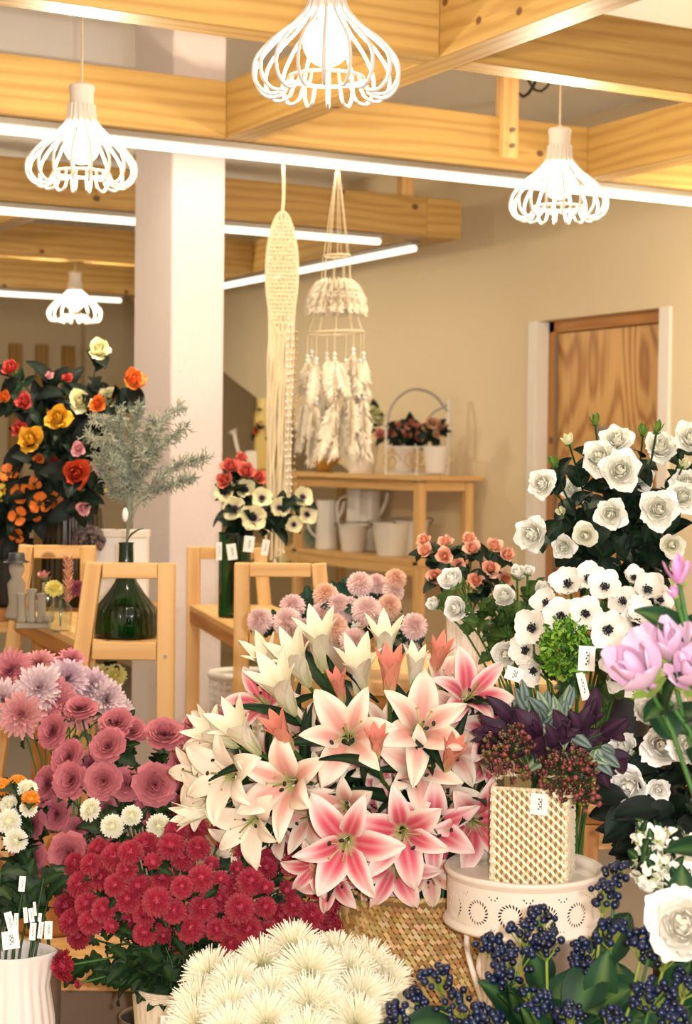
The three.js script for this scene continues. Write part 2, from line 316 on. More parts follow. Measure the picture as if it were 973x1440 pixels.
function lilyBloom(kind, open, sd) {
  seed = 500 + sd; const cream = hex(kind === 'pink' ? '#ecd6ca' : '#ece0c9'), pink = hex(kind === 'pink' ? '#cc4059' : '#d2625c'), green = hex('#b8bd62');
  const k = kind === 'pink' ? 1 : kind === 'cream' ? 0.85 : 0.2;
  const col = (wide) => (u, v) => {
    const band = kind === 'pink' ? 1 - sm(0.35, 0.95, Math.abs(v)) : Math.exp(-v * v / (0.24 * wide));
    let c = mix(cream, pink, k * band * sm(0.02, 0.25, u) * (1 - sm(0.5, 0.97, u)));
    if (Math.abs(v) < 0.12) c = mix(c, cream, 0.25);
    return mix(green, c, sm(0.0, 0.22, u));
  };
  const parts = [];
  for (let i = 0; i < 6; i++) {
    const inner = i % 2, o = open + rr(-0.06, 0.06);
    const g = sheet({ L: 0.118 * rr(0.95, 1.04), W: inner ? 0.054 : 0.041, a0: rr(0.25, 0.5) * o, a1: (1.25 + rr(0, 1.25)) * o, pow: rr(1.1, 1.9), prof: P.lily, cup: -0.2 + rr(-0.1, 0.2), fold: 0.12, ruf: rr(0.015, 0.035), rufN: rr(1.2, 2.6), ph: rr(0, 6), nu: 12, nv: 8, r0: inner ? 0.006 : 0.008, col: col(inner ? 1.3 : 1) });
    parts.push(['petal', g, M.petal, i * Math.PI / 3 + rr(-0.08, 0.08)]);
  }
  for (let i = 0; i < 5; i++) {
    const t = 0.28 + rr(-0.12, 0.2), e = V(Math.sin(t) * 0.07, Math.cos(t) * 0.07, 0);
    const fil = paint(tube([V(0.002, 0, 0), V(0.008, 0.035, 0), e], 0.0011, 6, 4), () => hex('#c6c98a'));
    const an = paint(new THREE.SphereGeometry(i < 2 ? 0.0034 : 0.002, 8, 6).scale(1, 0.8, 1.5).translate(e.x, e.y, 0), () => hex(i < 2 ? '#1d0f0b' : '#a98a4a'));
    parts.push(['stamen', merge([fil, an]), M.petal, i * Math.PI / 3 + 0.5]);
  }
  parts.push(['pistil', paint(tube([V(0, 0, 0), V(0.001, 0.04, 0), V(0.004, 0.085, 0.002)], 0.002, 8, 5), () => hex('#93a04e')), M.petal]);
  return bloomGroup(parts);
}
function lilyTrumpet(kind, open, sd) {
  seed = 900 + sd; const tip = hex(kind === 'orange' ? '#df9078' : '#efe6cc'), base = hex(kind === 'orange' ? '#c9bd74' : '#d9d896'), rib = hex(kind === 'orange' ? '#cf665a' : '#cdcc80');
  const parts = [];
  for (let i = 0; i < 6; i++) {
    const g = sheet({ L: 0.158 * rr(0.93, 1.05), W: i % 2 ? 0.048 : 0.041, a0: 0.15, a1: 0.15 + open * (i % 2 ? 0.8 : 1.2) + rr(-0.1, 0.15), pow: 2.6, prof: P.lily, cup: 0.15, wrap: 0.5, nu: 10, nv: 6, r0: 0.005, ruf: 0.008, ph: rr(0, 6), col: (u, v) => mix(base, mix(tip, rib, Math.exp(-v * v / 0.05) * (1 - u) * 0.8), sm(0, 0.55, u)) });
    parts.push(['petal', g, M.petal, i * Math.PI / 3 + rr(-0.06, 0.06)]);
  }
  return bloomGroup(parts);
}
// many small petals in phyllotaxis, one mesh
function daisyDome({ n, L, W, aIn, aOut, rDome, hDome, colIn, colOut, prof = P.strap, nu = 3, nv = 2, cup = 0.4, jit = 0.1, lenIn = 0.5, sd = 1, powR = 0.5, bend = 0.3, vary = 0.12 }) {
  seed = 3000 + sd; const gs = [], A = hex(colIn), B = hex(colOut);
  for (let i = 0; i < n; i++) {
    const t = (i + 0.5) / n, q = Math.pow(t, powR), a = lerp(aIn, aOut, q) + rr(-jit, jit), br = 1 + rr(-vary, vary);
    const g = sheet({ L: L * lerp(lenIn, 1, q) * rr(0.88, 1.1), W: W * rr(0.85, 1.15), a0: a - bend * 0.5, a1: a + bend * 0.5, prof, cup, nu, nv, r0: 0.0005, col: (u, v) => { const c = mix(A, B, clamp(q * 0.6 + u * 0.4)); return [c[0] * br, c[1] * br, c[2] * br]; } });
    const th = q * Math.PI / 2; g.translate(rDome * Math.sin(th), hDome * Math.cos(th), 0); g.rotateY(i * 2.399963 + rr(-0.1, 0.1)); gs.push(g);
  }
  if (rDome > 0.004) gs.push(paint(new THREE.SphereGeometry(1, 10, 8).scale(rDome * 0.96, hDome * 0.96, rDome * 0.96).toNonIndexed(), () => A));
  return merge(gs);
}
function single(geos) { const g = new THREE.Group(); g.name = 'bloom'; for (const [n, geo, mat] of geos) mesh(n, geo, mat, g); return g; }
const calyx = (r, h, c = '#5f7a33') => { const gs = []; for (let i = 0; i < 6; i++) gs.push(sheet({ L: h, W: r * 0.9, a0: 1.2, a1: 0.9, prof: P.ovate, nu: 3, nv: 2, col: flat(c) }).rotateY(i * 1.05).translate(0, -h * 0.45, 0)); return merge(gs); };

// roses and their kin: petals spiral from a tight heart to an open skirt (radius about 1 unit = R)
function rose({ R = 0.03, n = 16, heart, skirt, open = 1.25, ruf = 0.03, sd = 1, apart = true, tight = 0.16, prof = P.round, tall = 1, calyxCol = '#55752f' }) {
  seed = 7000 + sd; const A = hex(heart), B = hex(skirt), parts = [], gs = [];
  for (let i = 0; i < n; i++) {
    const t = i / (n - 1), L = R * lerp(1.08, 1.0, t) * tall, W = R * lerp(0.6, 1.35, t), lean = lerp(tight, open, Math.pow(t, 1.7)), br = 1 + rr(-0.05, 0.05);
    const g = sheet({ L, W, a0: lerp(0.45, 0.75, t), a1: lean * lerp(0.1, 1, t) - 0.85 * (1 - t) ** 2, pow: 0.9, prof, wrap: lerp(1, 0.55, t), cup: 0.18 * (1 - t), ruf: ruf * (0.3 + t), rufN: 2.6, ph: rr(0, 6), nu: 6, nv: 6, r0: R * lerp(0.03, 0.24, t), tip: 0.12, col: (u, v) => { const c = mix(A, B, clamp(t * 0.75 + u * 0.3)); return [c[0] * br, c[1] * br, c[2] * br]; } });
    const a = i * 2.3999 + rr(-0.15, 0.15); if (apart) parts.push(['petal', g, M.petal, a]); else gs.push(rotY(g, a));
  }
  if (calyxCol) { const c = calyx(R * 0.5, R * 0.7, calyxCol); if (apart) parts.push(['calyx', c, M.leaf]); else gs.push(c); }
  return apart ? bloomGroup(parts) : single([['corolla', merge(gs), M.petal]]);
}
function anemone({ R = 0.028, white = '#f4efe4', base = '#efe8d0', heart = '#14121c', n = 9, cupA = 1.15, sd = 1, apart = true, edge }) {
  seed = 8000 + sd; const parts = [], gs = [], A = hex(base), B = hex(white), E2 = edge ? hex(edge) : B;
  for (let i = 0; i < n; i++) {
    const g = sheet({ L: R * rr(0.92, 1.08), W: R * 0.86, a0: 0.9, a1: cupA + rr(-0.15, 0.2) + (i % 2) * 0.12, prof: P.fan, cup: 0.25, ruf: 0.06, rufN: 3.2, ph: rr(0, 6), nu: 6, nv: 5, r0: 0.002, tip: 0.14, col: (u, v) => mix(mix(A, B, sm(0, 0.5, u)), E2, sm(0.6, 1, u)) });
    if (apart) parts.push(['petal', g, M.petal, i / n * 6.283 * 2 + (i >= n / 2 ? 0.35 : 0)]); else gs.push(rotY(g, i / n * 6.283 * 2 + (i >= n / 2 ? 0.35 : 0)));
  }
  const c = [paint(new THREE.SphereGeometry(R * 0.13, 10, 8).translate(0, R * 0.16, 0), () => hex(heart))];
  for (let i = 0; i < 22; i++) { const a = i * 2.4, q = 0.2 + 0.22 * rnd(); c.push(paint(rod(V(0, 0.001, 0), V(Math.cos(a) * R * q * 0.6, R * 0.28, Math.sin(a) * R * q * 0.6), R * 0.022, 4), () => hex(heart))); c.push(paint(new THREE.SphereGeometry(R * 0.045, 5, 4).translate(Math.cos(a) * R * q * 0.6, R * 0.29, Math.sin(a) * R * q * 0.6), () => hex(heart))); }
  parts.push(['centre', merge(c), M.petal]); if (!apart) return single([['corolla', merge(gs), M.petal], ['centre', merge(c), M.petal]]);
  return bloomGroup(parts);
}
// leaves: lie along +y, face +z
function leafGeo(type, L, W, c, { bend = 0.5, rib, fold = 0.25, nu = 8, nv = 4, ruf = 0.02, stripe } = {}) {
  const A = hex(c), R = hex(rib || c), S = stripe && hex(stripe);
  const g = sheet({ L, W, a0: -bend * 0.5, a1: bend, prof: P[type], fold, nu, nv, ruf, rufN: 3, r0: 0, col: (u, v) => S ? (Math.abs(v) > 0.3 && Math.abs(v) < 0.95 ? S : A) : Math.abs(v) < 0.1 ? R : A });
  g.rotateY(-Math.PI / 2 + Math.PI); return g;      // bends away towards -z, upper face +z
}
function orient(o, p, dir, face) {
  const y = dir.clone().normalize(), z = face.clone().addScaledVector(y, -face.dot(y)); if (z.lengthSq() < 1e-6) z.set(0.3, 1, 0.2).addScaledVector(y, -y.dot(V(0.3, 1, 0.2))); z.normalize();
  o.quaternion.setFromRotationMatrix(new THREE.Matrix4().makeBasis(y.clone().cross(z), y, z)); o.position.copy(p); return o;
}
function randDir(n, spread) { const d = n.clone().add(V(rr(-1, 1), rr(-1, 1), rr(-1, 1)).multiplyScalar(spread)); return d.normalize(); }

// one cut flower: stem from the foot (in its vase) through the vase mouth to the head, leaves on the stem, bloom on top
function flower({ name, label, cat = 'flower', group, head, dir, size = 1, bloom, foot, mouth, stemR = 0.0018, stemMat = M.stem, leaves = [], nLeaf = 2, leafT = [0.55, 0.95], leafSize = [0.8, 1.2], leafDown = 0.2, squash, extra }) {
  const o = thing(name, label, cat, foot, group);
  const H = head.clone().sub(foot), Mo = mouth.clone().sub(foot), D = dir.clone().normalize();
  const b = bloom.clone(); b.name = 'bloom'; b.position.copy(H); b.scale.setScalar(size); if (squash) b.scale.y *= squash;
  b.quaternion.setFromUnitVectors(UP, D).multiply(new THREE.Quaternion().setFromAxisAngle(UP, rr(0, 6.28))); o.add(b);
  const dist = H.distanceTo(Mo), curve = new THREE.CubicBezierCurve3(Mo, Mo.clone().addScaledVector(UP, dist * 0.4).lerp(H, 0.12), H.clone().addScaledVector(D, -Math.min(dist * 0.3, 0.09)), H.clone().addScaledVector(D, -0.001));
  const pts = [V(0, 0, 0), ...curve.getPoints(6)];
  mesh('stem', tube(pts, stemR, 12, 5), stemMat, o);
  for (let i = 0; i < nLeaf && leaves.length; i++) {
    const t = rr(leafT[0], leafT[1]), p = curve.getPoint(t), tan = curve.getTangent(t); const side = randDir(V(0, 0, 0), 1).addScaledVector(tan, 0.5).addScaledVector(UP, -leafDown).addScaledVector(toCam(head), 0.35).normalize();
    const [geo, mat] = leaves[Math.floor(rnd() * leaves.length)], l = mesh('leaf', geo, mat, o); orient(l, p, side, tan.clone().add(toCam(head)).addScaledVector(UP, 0.6)); l.scale.setScalar(rr(leafSize[0], leafSize[1]));
  }
  if (extra) extra(o, curve, H, D);
  return o;
}
// a bunch: list of sighted heads [px, py, size, depth offset, tilt x, tilt y], spreading from one vase
function bunch(cfg, list) {
  const { d, centre, vase, spread = 1, face = 0.8, up = 0.25 } = cfg; seed = cfg.seed || 77; const C = at(centre[0], centre[1], d + (cfg.back ?? 0.12));
  list.forEach((e, i) => {
    const [px, py, s = 1, dd = 0, tx = 0, ty = 0, key, own] = e; const head = at(px, py, d + dd);
    const dir = head.clone().sub(C).normalize().multiplyScalar(spread).addScaledVector(toCam(head), face).addScaledVector(UP, up + ty).addScaledVector(RIGHT, tx);
    const protos = key ? cfg.protos[key] : Array.isArray(cfg.bloom) ? cfg.bloom : [cfg.bloom]; const sdl = rnd();
    const q = rnd() * 6.28, rv = vase.r * 0.6 * Math.sqrt(rnd());
    const mouth = vase.mouth.clone().add(V(Math.cos(q) * rv, 0, Math.sin(q) * rv)), foot = vase.foot.clone().add(V(Math.cos(q + 2) * rv * 0.5, 0, Math.sin(q + 2) * rv * 0.5));
    const small = s <= 0.75 && cfg.smallLabels && cfg.smallLabels[key], lab = small || (cfg.labels && key ? cfg.labels[key] : cfg.label), grp = small ? 'small ' + cfg.groups[key] : cfg.groups && key ? cfg.groups[key] : cfg.group, nm = cfg.names && key ? cfg.names[key] : cfg.name;
    flower({ ...cfg, name: nm, label: own || lab, group: grp, head, dir, size: s * (cfg.size || 1), bloom: protos[Math.floor(sdl * protos.length)], mouth, foot });
  });
}

// ---------------------------------------------------------------- furniture
// local frame of a piece of furniture that faces the photographer: x = across, y = up, z = -distance
const TABLE = 0.5;
function fur(name, label, cat, group) { return thing(name, label, cat, V(0, 0, 0), group, -YAW); }
function tableLike(o, x0, x1, z0, z1, h, { t = 0.03, leg = 0.045, apron = 0.07, mats = M.rack, planks = 1, inset = 0 } = {}) {
  const w = (x1 - x0) / planks;
  for (let k = 0; k < planks; k++) mesh(planks > 1 ? 'plank' : 'top_board', boxBetween(x0 + w * k + 0.001, h - t, -z0, x0 + w * (k + 1) - 0.001, h, -z1, 0.004), mats[k % mats.length], o);
  for (const x of [x0 + leg / 2, x1 - inset - leg / 2]) for (const z of [z0 + leg / 2, z1 - leg / 2]) mesh('leg', boxBetween(x - leg / 2, 0, -z + leg / 2, x + leg / 2, h - t, -z - leg / 2), mats[0], o);
  mesh('apron', boxBetween(x0 + leg, h - t - apron, -z0 - 0.008, x1 - leg, h - t, -z0 - 0.028), mats[1 % mats.length], o);
  mesh('apron', boxBetween(x0 + leg, h - t - apron, -z1 + 0.028, x1 - leg, h - t, -z1 + 0.008), mats[1 % mats.length], o);
  return o;
}
tableLike(fur('display_table', 'low wooden display table carrying the front row of flower vases', 'table'), -0.75, 0.80, 1.55, 2.86, TABLE, { planks: 6, mats: [M.darkWood, M.rack[0]] });
tableLike(fur('wooden_stool', 'square honey wood stool under the white garden roses', 'stool'), 0.412, 0.78, 2.90, 3.25, 0.9, { t: 0.022, leg: 0.026, apron: 0.045, mats: [M.darkWood, M.rack[1]] });
tableLike(fur('plant_bench', 'wooden plant bench carrying the ribbed white pot of peach roses', 'table'), -0.10, 0.42, 3.32, 3.82, 1.065, { mats: [M.rack[1], M.darkWood] });
tableLike(fur('console_table', 'wooden console table behind the ladder shelf with the tall dark vase', 'table'), -1.35, -0.50, 4.38, 4.70, 1.10, { inset: 0.26, apron: 0.03, mats: [M.darkWood, M.rack[0]] });
{ // low cabinet behind the jug
  const o = fur('low_cabinet', 'low cabinet with pale wood top and brown front behind the white jug', 'cabinet');
  mesh('top_board', boxBetween(-0.62, 0.555, -2.98, -0.20, 0.595, -3.40, 0.004), M.rack[1], o);
  mesh('front_panel', boxBetween(-0.61, 0.02, -3.0, -0.21, 0.555, -3.02), M.brown, o); mesh('body', boxBetween(-0.61, 0, -3.02, -0.21, 0.555, -3.38), M.darkWood, o);
}
// slatted ladder shelves: two end frames joined by boards
function ladder(label, d, tl, tr, slantL, slantR, topY, shelfY, len, dirA, group) {
  const wl = (tl - 486.5) / 2400 * d, wr = (tr - 486.5) / 2400 * d, q = 0.036, h = topY, back = V(Math.sin(dirA), 0, -Math.cos(dirA));
  const o = fur('ladder_shelf', label, 'shelf', group); o.position.copy(V(0, 0, 0));
  for (const k of [0, 1]) {
    const b = back.clone().multiplyScalar(len * k).add(V(0, 0, -d));
    mesh('leg', bar(V(wl - slantL * h, 0, 0).add(b), V(wl, h, 0).add(b), q, q), M.rack[k], o);
    mesh('leg', bar(V(wr + slantR * h, 0, 0).add(b), V(wr, h, 0).add(b), q, q), M.rack[1 - k], o);
    mesh('top_rail', box(wr - wl - q, q * 0.9, q * 0.8).translate((wl + wr) / 2, h - q * 0.45, -d + back.z * len * k).translate(back.x * len * k, 0, 0), M.rack[0], o);
    for (const sy of shelfY) { const l = wl - slantL * (h - sy), r = wr + slantR * (h - sy); mesh('cross_rail', box(r - l - q * 1.05, q * 1.05, q * 0.7).translate((l + r) / 2, sy - q * 0.55, -d + back.z * len * k).translate(back.x * len * k, 0, 0), M.rack[1], o); mesh('peg', new THREE.CylinderGeometry(0.004, 0.004, 0.004, 8).rotateX(Math.PI / 2).translate(r + back.x * len * k, sy - 0.03, -d + back.z * len * k + q / 2), M.metal, o); mesh('peg', new THREE.CylinderGeometry(0.004, 0.004, 0.004, 8).rotateX(Math.PI / 2).translate(l + back.x * len * k, sy - 0.03, -d + back.z * len * k + q / 2), M.metal, o); }
  }
  for (const sy of shelfY) {
    const l = wl - slantL * (h - sy) - 0.018, r = wr + slantR * (h - sy) + 0.018, n = 3, w = (r - l) / n;
    for (let k = 0; k < n; k++) { const a = V(l + w * (k + 0.5), sy - 0.009, -d - 0.014), c = a.clone().addScaledVector(back, len - 0.03); mesh('slat', bar(a, c, w - 0.003, 0.018, 0), M.rack[k % 2], o); }
    for (const x of [l + 0.009, r - 0.009]) { const a = V(x, sy - 0.034, -d - 0.014); mesh('side_rail', bar(a, a.clone().addScaledVector(back, len - 0.03), 0.016, 0.034, 0), M.darkWood, o); }
  }
  return o;
}
const SH1 = 1.108, SH2 = 1.085;
ladder('pine ladder shelf holding the green glass vase in front of the white column', 3.6, 133, 235, 0.13, 0.0, 1.274, [SH1, 0.55], 0.72, -0.38);
ladder('pine ladder shelf below the long macrame hanging beside the column', 4.1, 341, 449, 0.0, 0.10, 1.246, [SH2, 0.55], 0.72, -0.25);
// shelving along the plaster wall
const RX0 = 4.0, RX1 = 4.30, RZ0 = -6.6, RZ1 = -9.05, RT = 1.425, RS = 1.035;
{
  const o = thing('wall_rack', 'pine rack along the plaster wall carrying white pots and buckets', 'shelf', V(0, 0, 0));
  for (const x of [RX0 + 0.022, RX1 - 0.022]) for (const z of [RZ0 - 0.022, (RZ0 + RZ1) / 2, RZ1 + 0.022]) mesh('leg', boxBetween(x - 0.022, 0, z - 0.022, x + 0.022, RT - 0.03, z + 0.022), M.rack[0], o);
  for (const y of [RT, RS, 0.62]) {
    const n = 3, w = (RX1 - RX0 + (y === RT ? 0.05 : 0)) / n, xs = RX0 - (y === RT ? 0.025 : 0);
    for (let k = 0; k < n; k++) mesh('shelf_plank', boxBetween(xs + w * k, y - 0.022, RZ0 + (y === RT ? 0.04 : 0.01), xs + w * (k + 1) - 0.002, y, RZ1, 0.003), M.rack[k % 2], o);
    mesh('front_rail', boxBetween(RX0 + 0.002, y - 0.07, RZ0 - 0.045, RX0 + 0.02, y - 0.022, RZ1), M.rack[1], o); mesh('end_rail', boxBetween(RX0 + 0.045, y - 0.07, RZ0 - 0.004, RX1 - 0.045, y - 0.022, RZ0 - 0.022), M.rack[1], o);
  }
}
// ---------------------------------------------------------------- pots, jugs, glass
function flute(g, n, amp, y0 = -1e9, y1 = 1e9) { const p = g.attributes.position; for (let i = 0; i < p.count; i++) { const x = p.getX(i), y = p.getY(i), z = p.getZ(i), t = Math.atan2(z, x); if (y < y0 || y > y1) continue; const k = 1 + amp * Math.cos(n * t); p.setXYZ(i, x * k, y, z * k); } g.computeVertexNormals(); return g; }
function pot(name, label, cat, pos, prof, mat, { n = 0, amp = 0.02, seg = 40, group, y0, y1 } = {}) {
  const o = thing(name, label, cat, pos, group); let g = lathe(prof, n ? n * 6 : seg); if (n) g = flute(g, n, amp, y0, y1); mesh('body', g, mat, o); return o;
}
const shell = (pts, t = 0.003) => [[0.0005, pts[0][1]], ...pts, ...pts.slice().reverse().map(([r, y]) => [Math.max(r - t, 0.001), Math.max(y, pts[0][1] + t)]), [0.0005, pts[0][1] + t]];
const put = (px, d, y) => { const p = at(px, 700, d); p.y = y; return p; };
const vase = (p, h, r) => ({ mouth: p.clone().add(V(0, h - 0.005, 0)), foot: p.clone().add(V(0, 0.012, 0)), r });

// green fluted bottle on the ladder shelf
const greenP = put(178, 3.68, SH1);
{
  const o = thing('glass_vase', 'dark green fluted glass vase with narrow neck on the ladder shelf', 'vase', greenP);
  const prof = [[0.066, 0], [0.069, 0.006], [0.069, 0.05], [0.066, 0.062], [0.055, 0.076], [0.038, 0.098], [0.024, 0.120], [0.017, 0.142], [0.0155, 0.2], [0.0175, 0.205]];
  mesh('body', flute(lathe(shell(prof, 0.0045), 144), 26, 0.014, 0.008, 0.1), M.greenGlass, o);
}
const greenVase = vase(greenP, 0.2, 0.008);
const tallP = put(103, 4.55, 1.10);
{ const p2 = at(103, 716, 4.55), h = p2.y - 1.10; pot('tall_vase', 'tall ribbed smoky brown vase holding the orange and yellow roses', 'vase', tallP, shell([[0.085, 0], [0.082, 0.1], [0.076, h], [0.079, h + 0.004]], 0.004), M.smokeGlass, { n: 28, amp: 0.022 }); }
const tallVase = vase(tallP, at(103, 716, 4.55).y - 1.10, 0.07);
const anemP = put(331, 4.42, SH2);
pot('glass_cylinder', 'tall green glass cylinder of pale anemones beside the column', 'vase', anemP, shell([[0.042, 0], [0.042, 0.215], [0.044, 0.22]], 0.003), M.greenGlass);
const anemVase = vase(anemP, 0.2, 0.03);
const peachP = put(660, 3.5, 1.065);
pot('ribbed_pot', 'white vertically ribbed pot of peach roses on the plant bench', 'pot', peachP, shell([[0.036, 0], [0.038, 0.004], [0.043, 0.118], [0.045, 0.125]], 0.004), M.ribWhite, { n: 26, amp: 0.035 });
const peachVase = vase(peachP, 0.125, 0.03);
const pompP = put(480, 3.5, 1.065);
pot('clay_pot', 'plain white pot of pink pompons hidden behind the lilies', 'pot', pompP, shell([[0.05, 0], [0.06, 0.09], [0.063, 0.095]], 0.004), M.ribWhite);
const pompVase = vase(pompP, 0.09, 0.05);
// white jug
const jugP = put(22, 2.5, TABLE);
{
  const h = at(40, 1342, 2.5).y - TABLE;
  const o = thing('white_jug', 'white fluted ceramic jug with a pouring lip full of tagged dark stems', 'jug', jugP);
  let g = flute(lathe(shell([[0.058, 0], [0.066, 0.05], [0.060, h - 0.1], [0.052, h - 0.05], [0.050, h - 0.01], [0.052, h]], 0.004), 26 * 6), 22, 0.02, 0.01, h - 0.045);
  const p = g.attributes.position; for (let i = 0; i < p.count; i++) { const y = p.getY(i), k = sm(h - 0.06, h, y), w = p.getX(i) * RIGHT.x + p.getZ(i) * RIGHT.z, r = Math.hypot(p.getX(i), p.getZ(i)) || 1, c = clamp(w / r); const e = k * Math.pow(c, 6) * 0.014; p.setX(i, p.getX(i) + RIGHT.x * e); p.setZ(i, p.getZ(i) + RIGHT.z * e); } g.computeVertexNormals();
  mesh('body', g, M.ribWhite, o); mesh('handle', tube([V(-0.045, h - 0.03, 0.03), V(-0.085, h - 0.04, 0.05), V(-0.09, h - 0.13, 0.05), V(-0.058, h - 0.19, 0.02)], 0.008, 16, 8), M.enamel, o);
}
const jugVase = vase(jugP, at(40, 1342, 2.5).y - TABLE, 0.04);
// woven pot of the red chrysanthemums, plain vases of the other bunches
const redP = put(250, 2.52, TABLE);
{ const h = at(250, 1388, 2.52).y - TABLE; pot('woven_pot', 'pale woven fabric pot under the red chrysanthemums', 'pot', redP, shell([[0.045, 0], [0.048, 0.05], [0.062, h - 0.01], [0.064, h]], 0.004), M.hessian); }
const redVase = vase(redP, at(250, 1388, 2.52).y - TABLE, 0.05);
const mauveP = put(225, 2.8, TABLE), spikyP = put(415, 2.2, TABLE), berryP = put(800, 1.88, TABLE), pinkP = put(1110, 1.72, TABLE), hydraP = put(1000, 1.95, TABLE), roseP = put(880, 3.02, 0.9), whiteP = put(800, 2.66, TABLE), peonyP = put(975, 2.62, TABLE), dahliaP = put(80, 3.25, 0.595), moP = put(60, 2.72, TABLE);
const cyl = (name, label, p, h, r, mat) => { pot(name, label, 'vase', p, shell([[r * 0.85, 0], [r * 0.9, 0.01], [r, h - 0.006], [r * 1.03, h]], 0.003), mat); return vase(p, h, r * 0.9); };
const mauveVase = cyl('flower_bucket', 'grey metal bucket hidden under the mauve carnations', mauveP, 0.075, 0.06, M.metal);
const spikyVase = cyl('white_vase', 'low white vase under the spiky cream chrysanthemums', spikyP, 0.16, 0.055, M.white);
const berryVase = cyl('brown_vase', 'brown vase holding the sprays of dark blue berries', berryP, 0.16, 0.05, M.brown);
const pinkVase = cyl('slim_vase', 'slim white vase of the pale lilac pink lisianthus', pinkP, 0.2, 0.03, M.white);
const hydraVase = cyl('cream_vase', 'cream vase of white hydrangea beside the blue berries', hydraP, 0.18, 0.045, M.enamel);
const roseVase = cyl('black_vase', 'black vase on the wooden stool holding the white garden roses', roseP, 0.2, 0.05, M.black);
const whiteVase = cyl('grey_vase', 'grey vase of white anemones behind the tray stand', whiteP, 0.26, 0.05, M.metal);
const peonyVase = cyl('dark_vase', 'dark vase of the loose white peonies with dark leaves', peonyP, 0.26, 0.05, M.black);
const dahliaVase = cyl('wood_tub', 'wooden tub under the pink and white dahlias below the ladder shelf', dahliaP, 0.2, 0.09, M.darkWood);
const moVase = cyl('tin_vase', 'tin vase of small white and orange chrysanthemums', moP, 0.2, 0.035, M.metal);

// ---------------------------------------------------------------- woven baskets
const strawCols = ['#c8a469', '#b58d50', '#d9bb84', '#a67d45'].map(hex), paleCols = ['#efe4c8', '#e6d6b2', '#d9c296', '#c9ab76'].map(hex);
const tint = (g, c) => paint(g, () => c);
const basketP = put(592, 2.58, TABLE), basketH = at(592, 1268, 2.58 - 0.1).y - TABLE;
{
  seed = 41; const R = 0.118, o = thing('round_basket', 'round tan woven straw basket full of pink lilies', 'basket', basketP), gs = [], rows = 46, cols = 84;
  const rad = y => R * (0.86 + 0.16 * Math.sin(Math.PI * clamp(0.12 + 0.62 * y / basketH))) ;
  for (let i = 0; i < rows; i++) for (let j = 0; j < cols; j++) {
    const y = (i + 0.5) / rows * (basketH - 0.01), a = (j + (i % 2) * 0.5) / cols * 6.2832, r = rad(y) + 0.0012 + rr(-0.0006, 0.0008), w = 6.2832 * R / cols;
    const up = (i + j) % 2; const g = new THREE.BoxGeometry(0.0035, basketH / rows * (up ? 1.25 : 0.8), w * (up ? 0.62 : 1.2)); g.rotateX(up ? 0.7 : -0.7); g.translate(r + (up ? 0.0008 : 0), y, 0); g.rotateY(-a); gs.push(tint(g, strawCols[Math.floor(rnd() * 4)].map(v => v * rr(0.85, 1.1))));
  }
  const w = mesh('weave', merge(gs), M.straw, o); w.userData.kind = 'stuff';
  mesh('lining', lathe([[0.0005, 0.004], [rad(0) - 0.001, 0.002], ...Array.from({ length: 9 }, (_, k) => [rad(basketH * (k + 1) / 9) - 0.001, basketH * (k + 1) / 9]), [rad(basketH) - 0.006, basketH], [rad(0) - 0.006, 0.008], [0.0005, 0.008]], 48), std('#8a6a3c', 0.9), o);
  const rim = []; for (let j = 0; j < 80; j++) { const a = j / 80 * 6.2832, rb = rad(basketH); const g = new THREE.SphereGeometry(0.0052, 6, 4).scale(0.8, 0.75, 1.5).rotateX(0.4); g.translate(rb, basketH, 0); g.rotateY(-a); rim.push(tint(g, strawCols[j % 3])); }
  mesh('rim', merge(rim), M.straw, o).userData.kind = 'stuff';
}
const basketVase = { mouth: basketP.clone().add(V(0, basketH, 0)), foot: basketP.clone().add(V(0, 0.02, 0)), r: 0.1 };

